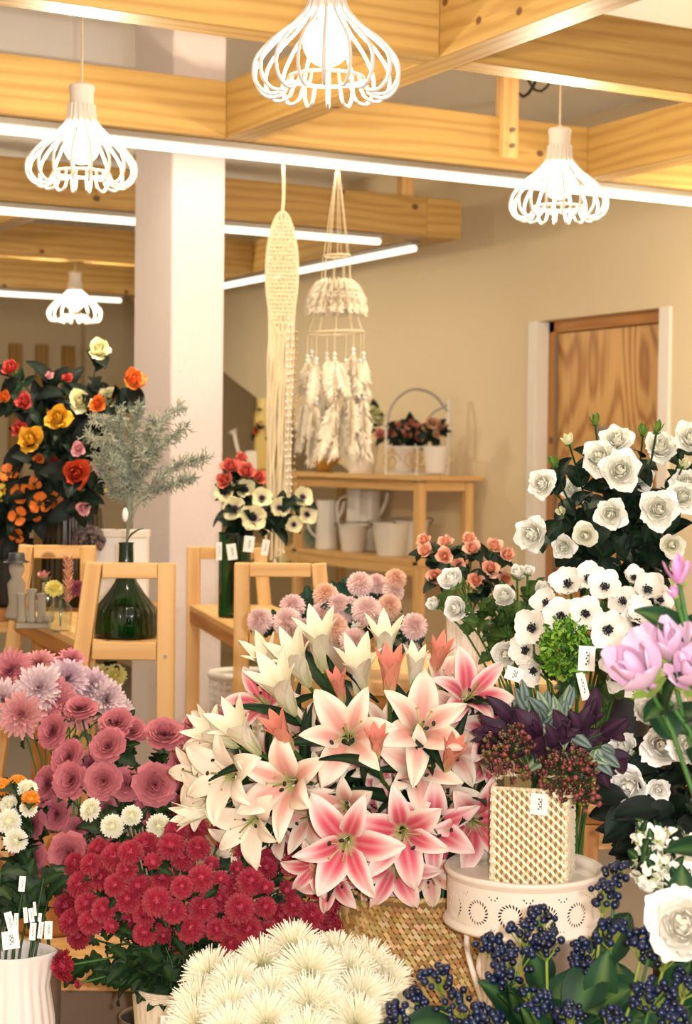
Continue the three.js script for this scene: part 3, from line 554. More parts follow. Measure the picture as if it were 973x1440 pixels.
// painted tray stand
const standP = put(745, 2.38, TABLE), trayY = at(745, 1222, 2.38).y - TABLE;
{
  const o = thing('tray_stand', 'round cream painted metal tray stand with pierced sunburst band', 'plant stand', standP), R = 0.108, H = 0.066;
  mesh('tray', lathe([[0.0005, trayY - 0.012], [R - 0.012, trayY - 0.012], [R - 0.006, trayY - 0.002], [R + 0.001, trayY + 0.002], [R + 0.005, trayY - 0.001], [R + 0.003, trayY - 0.006], [R, trayY - 0.009], [R - 0.002, trayY - 0.016], [R - 0.01, trayY - 0.016], [0.0005, trayY - 0.016]], 64), M.standPaint, o);
  mesh('lower_rim', lathe([[R - 0.004, trayY - H - 0.012], [R + 0.004, trayY - H - 0.012], [R + 0.006, trayY - H - 0.008], [R + 0.003, trayY - H - 0.004], [R - 0.001, trayY - H], [R - 0.005, trayY - H], [R - 0.004, trayY - H - 0.012]], 64), M.standPaint, o);
  const N = 14, w = 2 * Math.PI * R / N; const s = new THREE.Shape([[-w / 2, -H / 2], [w / 2, -H / 2], [w / 2, H / 2], [-w / 2, H / 2]].map(p => new THREE.Vector2(...p)));
  const slit = (cx, cy, a, l, b) => { const h = new THREE.Path(), c = Math.cos(a), n = Math.sin(a), pt = (x, y) => [cx + x * c - y * n, cy + x * n + y * c]; h.moveTo(...pt(-l, 0)); h.lineTo(...pt(-l * 0.2, -b)); h.lineTo(...pt(l * 0.7, -b * 0.8)); h.lineTo(...pt(l, 0)); h.lineTo(...pt(l * 0.7, b * 0.8)); h.lineTo(...pt(-l * 0.2, b)); h.closePath(); s.holes.push(h); };
  for (let k = 0; k < 20; k++) { const a = k / 20 * 6.2832; slit(Math.cos(a) * 0.0145, Math.sin(a) * 0.0145, a + 0.5, 0.0034, 0.0012); }
  for (const sy of [-1, 1]) { for (const sx of [-1, 1]) { slit(-w / 2 + 0.0026 + (sx > 0 ? 0.0032 : 0), sy * 0.0205 + (sx > 0 ? sy * 0.0035 : 0), sx, 0.0016, 0.0011); slit(w / 2 - 0.0026 - (sx > 0 ? 0.0032 : 0), sy * 0.0205 + (sx > 0 ? sy * 0.0035 : 0), -sx, 0.0016, 0.0011); } }
  let g = new THREE.ExtrudeGeometry(s, { depth: 0.0012, bevelEnabled: false }); g = new TessellateModifier(0.011, 4).modify(g.index ? g.toNonIndexed() : g);
  const p = g.attributes.position; for (let i = 0; i < p.count; i++) { const a = p.getX(i) / R, r = R - 0.0012 + p.getZ(i); p.setXYZ(i, Math.sin(a) * r, p.getY(i), Math.cos(a) * r); } g.computeVertexNormals();
  for (let k = 0; k < N; k++) { const m = mesh('pierced_panel', g, M.standPaint, o); m.position.y = trayY - 0.012 - H / 2; m.rotation.y = k / N * 6.2832 - 0.33; }
  mesh('under_plate', lathe([[0.0005, trayY - H - 0.006], [R - 0.006, trayY - H - 0.006], [R - 0.006, trayY - H - 0.009], [0.0005, trayY - H - 0.009]], 40), M.black, o);
  const y1 = trayY - H - 0.008, bud = lathe([[0.0005, 0], [0.003, 0.004], [0.0075, 0.016], [0.006, 0.03], [0.0015, 0.042], [0.0005, 0.044]], 10);
  for (let k = 0; k < 3; k++) {
    const a = 3.35 + k * 2.094, l = new THREE.Group(); l.name = 'leg'; l.rotation.y = a; o.add(l); const X = R * 0.82;
    mesh('bar', tube([V(X * 0.9, y1, 0), V(X * 0.85, y1 - 0.07, 0), V(X * 0.80, y1 - 0.13, 0), V(X * 0.9, 0.06, 0), V(X * 1.15, 0.004, 0)], 0.005, 20, 8), M.standPaint, l);
    for (const s2 of [-1, 1]) {
      mesh('scroll', tube([V(X * 0.8, y1 - 0.125, 0), V(X * 0.86, y1 - 0.085, s2 * 0.014), V(X * 0.92, y1 - 0.04, s2 * 0.028), V(X * 0.94, y1, s2 * 0.03)], 0.0042, 16, 7), M.standPaint, l);
      const st = V(X * 0.84, y1 - 0.075, s2 * 0.009); mesh('bud_stem', rod(V(X * 0.82, y1 - 0.115, s2 * 0.002), st, 0.002), M.standPaint, l); mesh('bud', bud.clone().translate(st.x, st.y, st.z), M.standPaint, l);
    }
  }
  mesh('stretcher_ring', new THREE.TorusGeometry(R * 0.6, 0.003, 6, 36).rotateX(Math.PI / 2).translate(0, 0.1, 0), M.standPaint, o);
}
// square basket on the stand
const sqP = put(757, 2.36, TABLE + trayY - 0.011), SQ = 0.1, SQH = 0.132;
{
  seed = 88; const o = thing('square_basket', 'square pale woven seagrass basket with paper label on the tray stand', 'basket', sqP, undefined, -YAW - 0.23), gs = [], n = 15, m = 22;
  for (let f = 0; f < 4; f++) for (let i = 0; i < m; i++) for (let j = 0; j < n; j++) {
    const odd = (i + j) % 2, x = -SQ / 2 + (j + 0.5) / n * SQ, y = (i + 0.5) / m * SQH; const g = new THREE.BoxGeometry(odd ? 0.0036 : 0.0044, odd ? 0.0098 : 0.0062, 0.0022);
    g.rotateZ(odd ? 0.62 : -0.5); g.translate(x, y, SQ / 2 + (odd ? 0.0022 : 0.001) + rr(0, 0.0006)); g.rotateY(f * Math.PI / 2); gs.push(tint(g, odd ? paleCols[rnd() < 0.8 ? 0 : 1] : paleCols[2 + Math.floor(rnd() * 2)].map(v => v * rr(0.8, 1.05))));
  }
  const edge = []; for (let f = 0; f < 4; f++) { for (let j = 0; j < 22; j++) { const g = new THREE.SphereGeometry(0.0034, 5, 4).scale(1.3, 0.9, 1); g.translate(-SQ / 2 + (j + 0.5) / 22 * SQ, SQH, SQ / 2); g.rotateY(f * Math.PI / 2); edge.push(tint(g, paleCols[j % 2 + 1])); } for (let j = 0; j < 28; j++) { const g = new THREE.SphereGeometry(0.003, 5, 4).scale(1, 1.2, 1); g.translate(SQ / 2, (j + 0.5) / 28 * SQH, SQ / 2); g.rotateY(f * Math.PI / 2); edge.push(tint(g, paleCols[j % 3])); } }
  mesh('weave', merge(gs), M.straw, o).userData.kind = 'stuff'; mesh('edging', merge(edge), M.straw, o).userData.kind = 'stuff';
  mesh('lining', merge([boxBetween(-SQ / 2, 0.001, -SQ / 2, SQ / 2, 0.004, SQ / 2, 0), ...[0, 1, 2, 3].map(f => new THREE.BoxGeometry(SQ, SQH, 0.002).translate(0, SQH / 2, SQ / 2 - 0.001).rotateY(f * Math.PI / 2))]), std('#9b7f4e', 0.9), o);
}
// paper labels: a white card with a few printed strokes
const cardTex = (() => { const c = document.createElement('canvas'); c.width = 64; c.height = 96; const g = c.getContext('2d'); g.fillStyle = '#f4f1ea'; g.fillRect(0, 0, 64, 96); g.fillStyle = '#2a2a2e'; for (let k = 0; k < 5; k++) g.fillRect(28 + (k % 2) * 5, 22 + k * 11, 6, 7); g.fillRect(40, 20, 2, 50); const t = new THREE.CanvasTexture(c); t.colorSpace = THREE.SRGBColorSpace; return t; })();
M.card = std('#ffffff', 0.55, { map: cardTex });
function card(px, py, d, w, h, tilt, label, group, dir) {
  const p = at(px, py, d), o = mesh(numbered('price_tag'), new THREE.BoxGeometry(w, h, 0.0008), M.card, scene); orient(o, p, V(0, 1, 0).addScaledVector(RIGHT, tilt), dir || toCam(p)); o.userData = { label, category: 'tag' }; if (group) o.userData.group = group; return o;
}
{ const c = card(758, 1131, 2.2, 0.024, 0.029, 0.05, 'white paper label stuck on the square seagrass basket', undefined, V(Math.sin(-YAW - 0.23), 0, Math.cos(-YAW - 0.23))); const n = V(Math.sin(-YAW - 0.23), 0, Math.cos(-YAW - 0.23)), r = ray(758, 1131), fp = sqP.clone().addScaledVector(n, SQ / 2 + 0.0052); c.position.copy(camera.position).addScaledVector(r, fp.sub(camera.position).dot(n) / r.dot(n)); }

// ---------------------------------------------------------------- leaves in use
const LF = {
  lily: [leafGeo('lance', 0.11, 0.020, '#142915', { rib: '#21401e', bend: 0.7 }), leafGeo('lance', 0.09, 0.018, '#0e2213', { rib: '#21401e', bend: 0.4 })],
  rose: [leafGeo('ovate', 0.042, 0.026, '#0c1d12', { rib: '#142b19', bend: 0.5 }), leafGeo('ovate', 0.036, 0.021, '#112618', { rib: '#1c3921', bend: 0.7 })],
  mum: [leafGeo('lobed', 0.05, 0.034, '#142914', { rib: '#2b4822', bend: 0.6, nu: 14 }), leafGeo('lobed', 0.04, 0.03, '#1c3416', { rib: '#334e24', bend: 0.4, nu: 14 })],
  blue: [leafGeo('lobed', 0.048, 0.04, '#1e4031', { rib: '#2a4f3d', bend: 0.5, nu: 14 }), leafGeo('lobed', 0.04, 0.036, '#173527', { rib: '#274836', bend: 0.7, nu: 14 })],
  parsley: [leafGeo('lobed', 0.06, 0.045, '#354f1e', { rib: '#4e662b', bend: 0.6, nu: 16 }), leafGeo('lobed', 0.05, 0.036, '#263e16', { rib: '#425b26', bend: 0.5, nu: 16 })],
  oval: [leafGeo('ovate', 0.065, 0.038, '#193d21', { rib: '#4f6830', bend: 0.4 }), leafGeo('ovate', 0.055, 0.034, '#13311b', { rib: '#385a2b', bend: 0.6 })],
  dark: [leafGeo('ovate', 0.07, 0.034, '#09140f', { rib: '#102216', bend: 0.6 }), leafGeo('ovate', 0.055, 0.03, '#0c1b12', { rib: '#132619', bend: 0.4 })],
  purple: [leafGeo('ovate', 0.052, 0.024, '#35192e', { rib: '#41263b', bend: 0.7 }), leafGeo('ovate', 0.055, 0.022, '#291424', { rib: '#41263b', bend: 0.5 })],
  silver: [leafGeo('ovate', 0.05, 0.020, '#33453b', { stripe: '#7f9088', bend: 0.6 }), leafGeo('ovate', 0.055, 0.022, '#4a6a45', { stripe: '#a3b094', bend: 0.5 })],
};
const lv = (k, m = M.leaf) => LF[k].map(g => [g, m]);

// ---------------------------------------------------------------- pink and cream lilies in the round basket
{
  const open = { pink: [1, 2, 3].map(s => lilyBloom('pink', 0.92 + s * 0.03, s)), cream: [4, 5, 6].map(s => lilyBloom('cream', 0.98, s)), white: [7, 8].map(s => lilyBloom('white', 1.05, s)) };
  const tr = { bud: [1, 2].map(s => lilyTrumpet('cream', 0.28, s)), half: [3, 4].map(s => lilyTrumpet('cream', 0.48, s)), orange: [5, 6].map(s => lilyTrumpet('orange', 0.2, s)) };
  const cfg = { name: 'lily_stem', d: 2.5, centre: [535, 1130], back: 0.3, spread: 0.9, face: 0.9, up: 0.05, vase: basketVase, protos: { ...open, ...tr }, group: 'lilies in the round basket', leaves: lv('lily'), nLeaf: 4, leafT: [0.35, 0.97], stemR: 0.003, seed: 91, size: 0.84, leafSize: [0.7, 1.3],
    names: { pink: 'pink_lily', cream: 'cream_lily', white: 'white_lily', bud: 'lily_bud', half: 'trumpet_lily', orange: 'orange_lily_bud' },
    labels: { pink: 'open deep pink lily with white petal edges in the round basket', cream: 'open cream lily with pink midribs in the round basket', white: 'pale white lily with recurved petals beside the red chrysanthemums', bud: 'narrow unopened cream lily bud above the lily basket', half: 'half open cream trumpet lily above the lily basket', orange: 'closed salmon orange lily bud among the lilies' },
    smallLabels: { pink: 'small pink lily tucked behind larger blooms in the round basket', cream: 'small cream lily tucked behind larger blooms in the round basket', half: 'short half open cream trumpet lily leaning out of the lily basket' }, groups: { pink: 'open pink lilies', cream: 'open cream lilies', white: 'pale white lilies', bud: 'cream lily buds', half: 'half open lilies', orange: 'salmon lily buds' } };
  bunch(cfg, [
    [491, 1040, 0.98, -0.05, 0, 0.1, 'cream', 'largest cream lily facing the camera above the deep pink lilies'], [588, 1030, 1.0, -0.04, 0.1, 0.15, 'cream', 'cream lily with pink midribs facing out below the upright salmon bud'], [413, 1100, 0.98, -0.04, -0.35, -0.2, 'cream', 'cream lily turned towards the pale white lilies'], [489, 1132, 0.72, -0.04, -0.1, -0.3, 'cream'], [585, 1080, 0.85, -0.04, 0.1, -0.1, 'cream'],
    [487, 1182, 0.98, -0.10, -0.05, -0.35, 'pink', 'deep pink lily hanging over the red chrysanthemums'], [566, 1168, 0.92, -0.09, 0, -0.3, 'pink', 'deep pink lily in the middle above the straw basket rim'], [662, 1152, 0.88, -0.02, 0.15, -0.3, 'pink', 'deep pink lily pressed against the square seagrass basket'], [622, 1125, 0.66, 0.0, 0.1, 0.1, 'cream'], [655, 985, 0.82, 0.02, 0.3, 0.25, 'pink', 'deep pink lily at the top beside the purple leaves'],
    [330, 1090, 0.86, -0.02, -0.5, -0.15, 'white'], [360, 1150, 0.80, -0.02, -0.3, -0.6, 'white'], [376, 995, 0.75, 0.05, -0.3, 0.3, 'pink', 'single pink lily among the cream trumpets beside the pine ladder shelf'], [556, 1212, 0.8, -0.05, -0.05, -0.5, 'pink'], [447, 1212, 0.6, 0.0, -0.15, -0.7, 'pink'],
    [676, 1078, 0.55, 0.06, 0.3, 0.0, 'pink'], [602, 1222, 0.62, 0.0, 0.1, -0.7, 'cream'], [312, 1045, 0.7, 0.06, -0.5, 0.15, 'white'], [680, 1030, 0.7, 0.04, 0.4, 0.1, 'pink'], [540, 1110, 0.6, 0.02, 0.0, -0.1, 'pink'], [300, 1120, 0.62, 0.05, -0.6, -0.2, 'white'], [640, 1200, 0.6, 0.06, 0.2, -0.6, 'pink'], [395, 1165, 0.55, 0.04, -0.2, -0.5, 'cream'], [520, 1075, 0.55, 0.05, 0, 0.2, 'cream'], [545, 1035, 0.7, 0.08, 0, 0.4, 'cream'], [450, 1075, 0.7, 0.06, -0.2, 0.1, 'cream'], [440, 1145, 0.75, 0.02, -0.2, -0.3, 'cream'], [620, 1180, 0.7, 0.02, 0.1, -0.4, 'pink'], [525, 1215, 0.7, 0.03, 0, -0.7, 'pink'], [635, 1010, 0.7, 0.06, 0.2, 0.3, 'cream'], [340, 1120, 0.7, 0.05, -0.4, -0.3, 'cream'], [380, 1075, 0.7, 0.07, -0.3, 0.2, 'cream'], [690, 1180, 0.6, 0.06, 0.4, -0.3, 'pink'], [520, 1150, 0.8, 0, 0, -0.2, 'pink'], [455, 1110, 0.75, 0.02, -0.1, 0, 'cream'], [545, 1080, 0.8, 0.02, 0.1, 0.1, 'cream'], [630, 1060, 0.8, 0.03, 0.2, 0.1, 'cream'], [605, 1160, 0.85, -0.04, 0.1, -0.2, 'pink'], [470, 1225, 0.7, 0.02, -0.1, -0.6, 'pink'], [380, 1125, 0.8, 0.02, -0.3, -0.2, 'cream'], [430, 1045, 0.8, 0.05, -0.3, 0.3, 'cream'], [620, 975, 0.7, 0.08, 0.1, 0.6, 'cream'], [690, 1110, 0.7, 0.08, 0.4, -0.1, 'pink'], [285, 1090, 0.6, 0.08, -0.8, 0.1, 'white'], [345, 1180, 0.6, 0.03, -0.4, -0.8, 'white'],
    [435, 965, 0.85, 0.05, -0.5, 0.9, 'half'], [455, 945, 0.85, 0.10, -0.05, 1.4, 'half'], [415, 1005, 0.9, 0.0, -0.5, 1.1, 'half'], [508, 985, 0.85, 0.04, -0.1, 1.6, 'half'], [541, 945, 0.75, 0.12, -0.05, 2.0, 'half'], [483, 990, 0.5, 0.0, -0.4, 1.6, 'orange'], [548, 985, 0.72, -0.03, 0, 2.0, 'orange'], [605, 955, 0.62, 0.08, 0.5, 1.6, 'orange'], [581, 972, 0.62, 0.05, 0.05, 2.0, 'bud'], [412, 1055, 0.62, -0.06, -0.7, 1.3, 'orange'],
    [365, 1060, 0.85, -0.03, -0.8, 1.2, 'half'], [530, 1068, 0.5, -0.1, 0, 1.6, 'orange'], [335, 1050, 0.7, 0, -1.6, 0.8, 'half'], [310, 1140, 0.6, 0.0, -2.2, -0.4, 'bud'], [625, 1085, 0.6, -0.08, 0.3, 1.2, 'orange'], [395, 960, 0.7, 0.1, -0.7, 1.2, 'half'],
  ]);
}
// ---------------------------------------------------------------- red chrysanthemums
{
  const proto = [1, 2, 3].map(s => single([['corolla', daisyDome({ n: 120, L: 0.0115, W: 0.0066, aIn: 0.15, aOut: 2.1, rDome: 0.0125, hDome: 0.0125, colIn: '#b93049', colOut: '#86141f', jit: 0.12, lenIn: 0.55, sd: s, cup: 0.5, vary: 0.16 }), M.petal], ['calyx', calyx(0.009, 0.013, '#8f9a4a'), M.leaf]]));
  const small = single([['corolla', daisyDome({ n: 45, L: 0.010, W: 0.005, aIn: 0.1, aOut: 1.1, rDome: 0.007, hDome: 0.007, colIn: '#bd3a54', colOut: '#96202f', sd: 9 }), M.petal], ['calyx', calyx(0.009, 0.012, '#a3a95a'), M.leaf]]);
  const poly = [[100, 1212], [150, 1188], [215, 1182], [268, 1152], [320, 1165], [345, 1188], [400, 1182], [440, 1202], [470, 1242], [515, 1240], [520, 1268], [492, 1310], [455, 1312], [420, 1290], [392, 1312], [335, 1322], [302, 1335], [292, 1380], [265, 1392], [245, 1372], [252, 1342], [220, 1325], [182, 1300], [132, 1312], [106, 1325], [86, 1292], [80, 1232]];
  const inside = (x, y) => { let c = false; for (let i = 0, j = poly.length - 1; i < poly.length; j = i++) { const [xi, yi] = poly[i], [xj, yj] = poly[j]; if ((yi > y) !== (yj > y) && x < (xj - xi) * (y - yi) / (yj - yi) + xi) c = !c; } return c; };
  seed = 17; const pts = []; for (let k = 0; k < 6000 && pts.length < 170; k++) { const x = rr(78, 525), y = rr(1150, 1395); if (inside(x, y) && pts.every(p => Math.hypot(p[0] - x, p[1] - y) > 22.5)) pts.push([x, y]); }
  const list = pts.map(([x, y]) => { const q = Math.hypot((x - 290) / 240, (y - 1265) / 120); return [x, y, rr(0.74, 1.02), -0.12 + 0.18 * q * q + rr(-0.035, 0.04), 0, 0, rnd() < 0.16 ? 'small' : 'full']; });
  bunch({ d: 2.58, centre: [275, 1300], back: 0.16, spread: 1.0, face: 0.55, up: 0.35, vase: redVase, name: 'red_chrysanthemum', protos: { full: proto, small: [small] }, labels: { full: 'full crimson red chrysanthemum in the crowded red bunch', small: 'small half open red chrysanthemum in the crowded red bunch' }, groups: { full: 'crimson chrysanthemums', small: 'half open red chrysanthemums' }, names: { full: 'red_chrysanthemum', small: 'red_chrysanthemum_bud' }, leaves: lv('mum'), nLeaf: 4, leafT: [0.4, 0.95], leafSize: [0.45, 0.85], stemMat: M.stemDark, seed: 5 }, list);
  bunch({ d: 2.5, centre: [275, 1300], spread: 1, face: 0.2, up: 0, vase: redVase, bloom: proto, name: 'drooping_chrysanthemum', label: 'single red chrysanthemum drooping sideways in front of the low cabinet', leaves: lv('mum'), nLeaf: 3, leafT: [0.5, 0.85], seed: 6 }, [[92, 1358, 1.05, 0, -0.6, 0.1]]);
  bunch({ d: 2.5, centre: [275, 1300], spread: 1, face: 0.2, up: 0, vase: redVase, bloom: small, name: 'tiny_chrysanthemum_bud', label: 'tiny pinkish red bud on a long stalk in front of the low cabinet', leaves: lv('mum'), nLeaf: 2, leafT: [0.6, 0.85], seed: 7 }, [[112, 1383, 0.6, 0, -0.6, 0.1]]);
  // loose leafy stalks below the red blooms
  seed = 61; for (const [x, y, tx] of [[150, 1330, -0.5], [185, 1335, -0.3], [205, 1345, -0.3], [170, 1385, -0.8], [200, 1370, -0.4], [225, 1350, 0], [240, 1390, -0.1], [215, 1405, -0.3], [320, 1345, 0.3], [265, 1405, 0.1], [360, 1330, 0.4], [300, 1350, 0.2]]) {
    const p = at(x, y, 2.5), o = thing('leafy_stalk', 'green leafy stalk hanging below the red chrysanthemums', 'foliage', redVase.foot, 'leafy stalks below the red chrysanthemums'), h = p.clone().sub(redVase.foot), m = redVase.mouth.clone().sub(redVase.foot);
    mesh('stem', tube([V(0, 0, 0), m, m.clone().lerp(h, 0.5).add(V(0, 0.03, 0)), h], 0.0018, 10, 5), M.stemDark, o);
    for (let k = 0; k < 6; k++) { const l = mesh('leaf', LF.mum[k % 2], M.leaf, o); orient(l, m.clone().lerp(h, 0.4 + k * 0.11), randDir(RIGHT.clone().multiplyScalar(tx).addScaledVector(UP, -0.3), 0.7), toCam(p).add(UP)); l.scale.setScalar(rr(0.8, 1.25)); }
  }
}
// ---------------------------------------------------------------- mauve carnations with white pompons
{
  const proto = [1, 2, 3].map(s => single([['corolla', daisyDome({ n: 60, L: 0.030, W: 0.027, aIn: 0.2, aOut: 1.55, rDome: 0.003, hDome: 0.002, colIn: '#96424e', colOut: '#cc747c', prof: P.fan, nu: 5, nv: 4, cup: 0.2, jit: 0.1, lenIn: 0.32, powR: 0.72, sd: 20 + s, bend: 0.35, vary: 0.1 }), M.petal], ['calyx', calyx(0.012, 0.02, '#3e5a2c'), M.leaf]]));
  bunch({ d: 2.86, centre: [180, 1130], back: 0.25, spread: 0.8, face: 0.9, up: 0.05, vase: mauveVase, bloom: proto, name: 'mauve_carnation', label: 'flat frilled mauve pink carnation in the bunch behind the red chrysanthemums', group: 'mauve carnations', leaves: lv('mum'), nLeaf: 4, leafT: [0.55, 0.97], stemMat: M.stemDark, seed: 33, leafSize: [0.8, 1.3] }, [
    [75, 1030, 0.95, 0.02, -0.8, 0.1], [113, 998, 0.9, 0.05, 0, 1.5], [152, 1050, 1.0, -0.02, -0.5, 0.3], [164, 1018, 0.95, 0.03, -0.2, 1.0], [185, 1030, 0.9, 0.03, 0, 1.0], [231, 1034, 1.05, 0.02, 0.1, 1.4], [280, 1023, 0.9, 0.04, 0.1, 1.4], [317, 1018, 0.9, 0.05, 0.2, 1.4], [276, 1046, 0.85, 0.02, -0.4, 0.4],
    [97, 1066, 1.0, 0.0, -0.8, 0.5], [101, 1098, 1.02, -0.03, -0.7, 0.2], [68, 1103, 0.95, 0.02, -0.9, 0.2], [146, 1098, 1.0, -0.04, -0.3, 0], [178, 1103, 0.92, -0.02, -0.2, 0], [218, 1104, 1.12, -0.06, 0, 0], [254, 1080, 0.95, 0.0, -0.3, 0.2], [64, 1132, 0.9, 0.02, -0.9, 0], [80, 1145, 0.9, 0, -0.6, -0.1], [212, 1138, 0.85, 0, 0, -0.2], [246, 1137, 0.75, 0, 0.2, -0.2],
    [97, 1200, 1.06, -0.08, -0.05, -0.05], [45, 1206, 1.0, -0.06, -0.3, -0.1], [46, 1160, 0.95, 0, -1.0, 0], [150, 1192, 0.9, -0.04, -0.3, 0], [108, 1166, 0.7, 0.02, 0, 0.2], [180, 1128, 0.75, 0.02, 0, 0], [150, 1134, 0.65, 0.03, 0, 0], [128, 1075, 0.8, 0.04, 0, 0.5], [265, 1105, 0.8, 0.04, 0.2, 0],
  ]);
  const pom = [1, 2].map(s => single([['corolla', daisyDome({ n: 120, L: 0.011, W: 0.0048, aIn: 0.1, aOut: 1.75, rDome: 0.011, hDome: 0.008, colIn: '#efeac2', colOut: '#f3f0e0', sd: 40 + s, lenIn: 0.6, vary: 0.05 }), M.petal], ['calyx', calyx(0.009, 0.013, '#9aa05a'), M.leaf]]));
  bunch({ d: 2.72, centre: [190, 1190], spread: 0.6, face: 1, up: 0.1, vase: mauveVase, bloom: pom, name: 'white_button_chrysanthemum', label: 'small round white button chrysanthemum between mauve carnations and red bunch', group: 'white button chrysanthemums', leaves: lv('mum'), nLeaf: 2, stemMat: M.stem, seed: 8 }, [[128, 1139, 0.92, 0, -0.8, 0.2], [158, 1162, 0.9], [185, 1147, 0.8], [223, 1162, 0.95]]);
  const orange = [1].map(s => single([['corolla', daisyDome({ n: 100, L: 0.010, W: 0.0045, aIn: 0.1, aOut: 1.75, rDome: 0.010, hDome: 0.007, colIn: '#e9a02c', colOut: '#e0801e', sd: 50 + s, lenIn: 0.6 }), M.petal]]));
  bunch({ d: 2.78, centre: [20, 1180], spread: 0.6, face: 0.9, up: 0.3, vase: moVase, protos: { w: pom, o: orange }, labels: { w: 'white button chrysanthemum in the small tin vase bunch', o: 'orange yellow button chrysanthemum in the small tin vase bunch' }, groups: { w: 'white button chrysanthemums in the tin', o: 'orange button chrysanthemums' }, names: { w: 'white_button_flower', o: 'orange_button_flower' }, leaves: lv('mum'), nLeaf: 4, stemMat: M.stemDark, seed: 12, leafT: [0.5, 1] }, [
    [12, 1155, 1, 0, 0, 0, 'w'], [22, 1182, 0.95, -0.02, 0, 0, 'w'], [14, 1132, 0.8, 0.02, 0, 0.4, 'w'], [38, 1110, 0.85, 0.02, 0, 0.6, 'w'], [40, 1137, 0.7, 0, 0, 0, 'w'], [25, 1102, 0.9, 0.04, 0, 0.7, 'o'], [43, 1124, 0.8, 0, 0, 0.2, 'o'], [3, 1107, 0.9, 0.03, 0, 0.5, 'o'], [4, 1140, 0.7, 0.03, 0, 0.2, 'o']]);
}
// ---------------------------------------------------------------- spiky cream chrysanthemums
{
  const proto = [1, 2].map(s => single([['corolla', daisyDome({ n: 330, L: 0.037, W: 0.0036, aIn: 0.08, aOut: 1.9, rDome: 0.008, hDome: 0.008, colIn: '#e6dfb2', colOut: '#eae5d2', prof: u => 1 - 0.75 * u, nu: 3, nv: 1, jit: 0.16, lenIn: 0.72, sd: 60 + s, cup: 0, bend: 0.5, vary: 0.08 }), M.petal]]));
  bunch({ d: 2.2, centre: [415, 1430], back: 0.12, spread: 0.9, face: 0.6, up: 0.45, vase: spikyVase, bloom: proto, name: 'spider_chrysanthemum', label: 'large spiky cream white chrysanthemum in front of the round basket', group: 'spiky cream chrysanthemums', leaves: lv('mum'), nLeaf: 1, seed: 14, size: 1.05 }, [
    [412, 1338, 0.98, 0.03], [433, 1372, 1.05, -0.04], [369, 1362, 1, 0.02], [299, 1378, 1, 0.02], [332, 1392, 0.95, -0.02], [283, 1418, 1, -0.02], [326, 1424, 1, -0.06], [384, 1408, 1, -0.05], [436, 1418, 1.05, -0.08], [375, 1442, 1, -0.1], [470, 1348, 0.9, 0.05], [490, 1374, 1, 0], [514, 1360, 0.95, 0.03], [541, 1386, 0.95, 0.02], [506, 1410, 1, -0.05], [463, 1432, 1, -0.08], [540, 1416, 0.95, -0.02], [500, 1445, 1, -0.1], [280, 1446, 1, -0.05], [330, 1458, 1, -0.1], [430, 1465, 1, -0.12], [550, 1450, 0.9, -0.02]]);
}
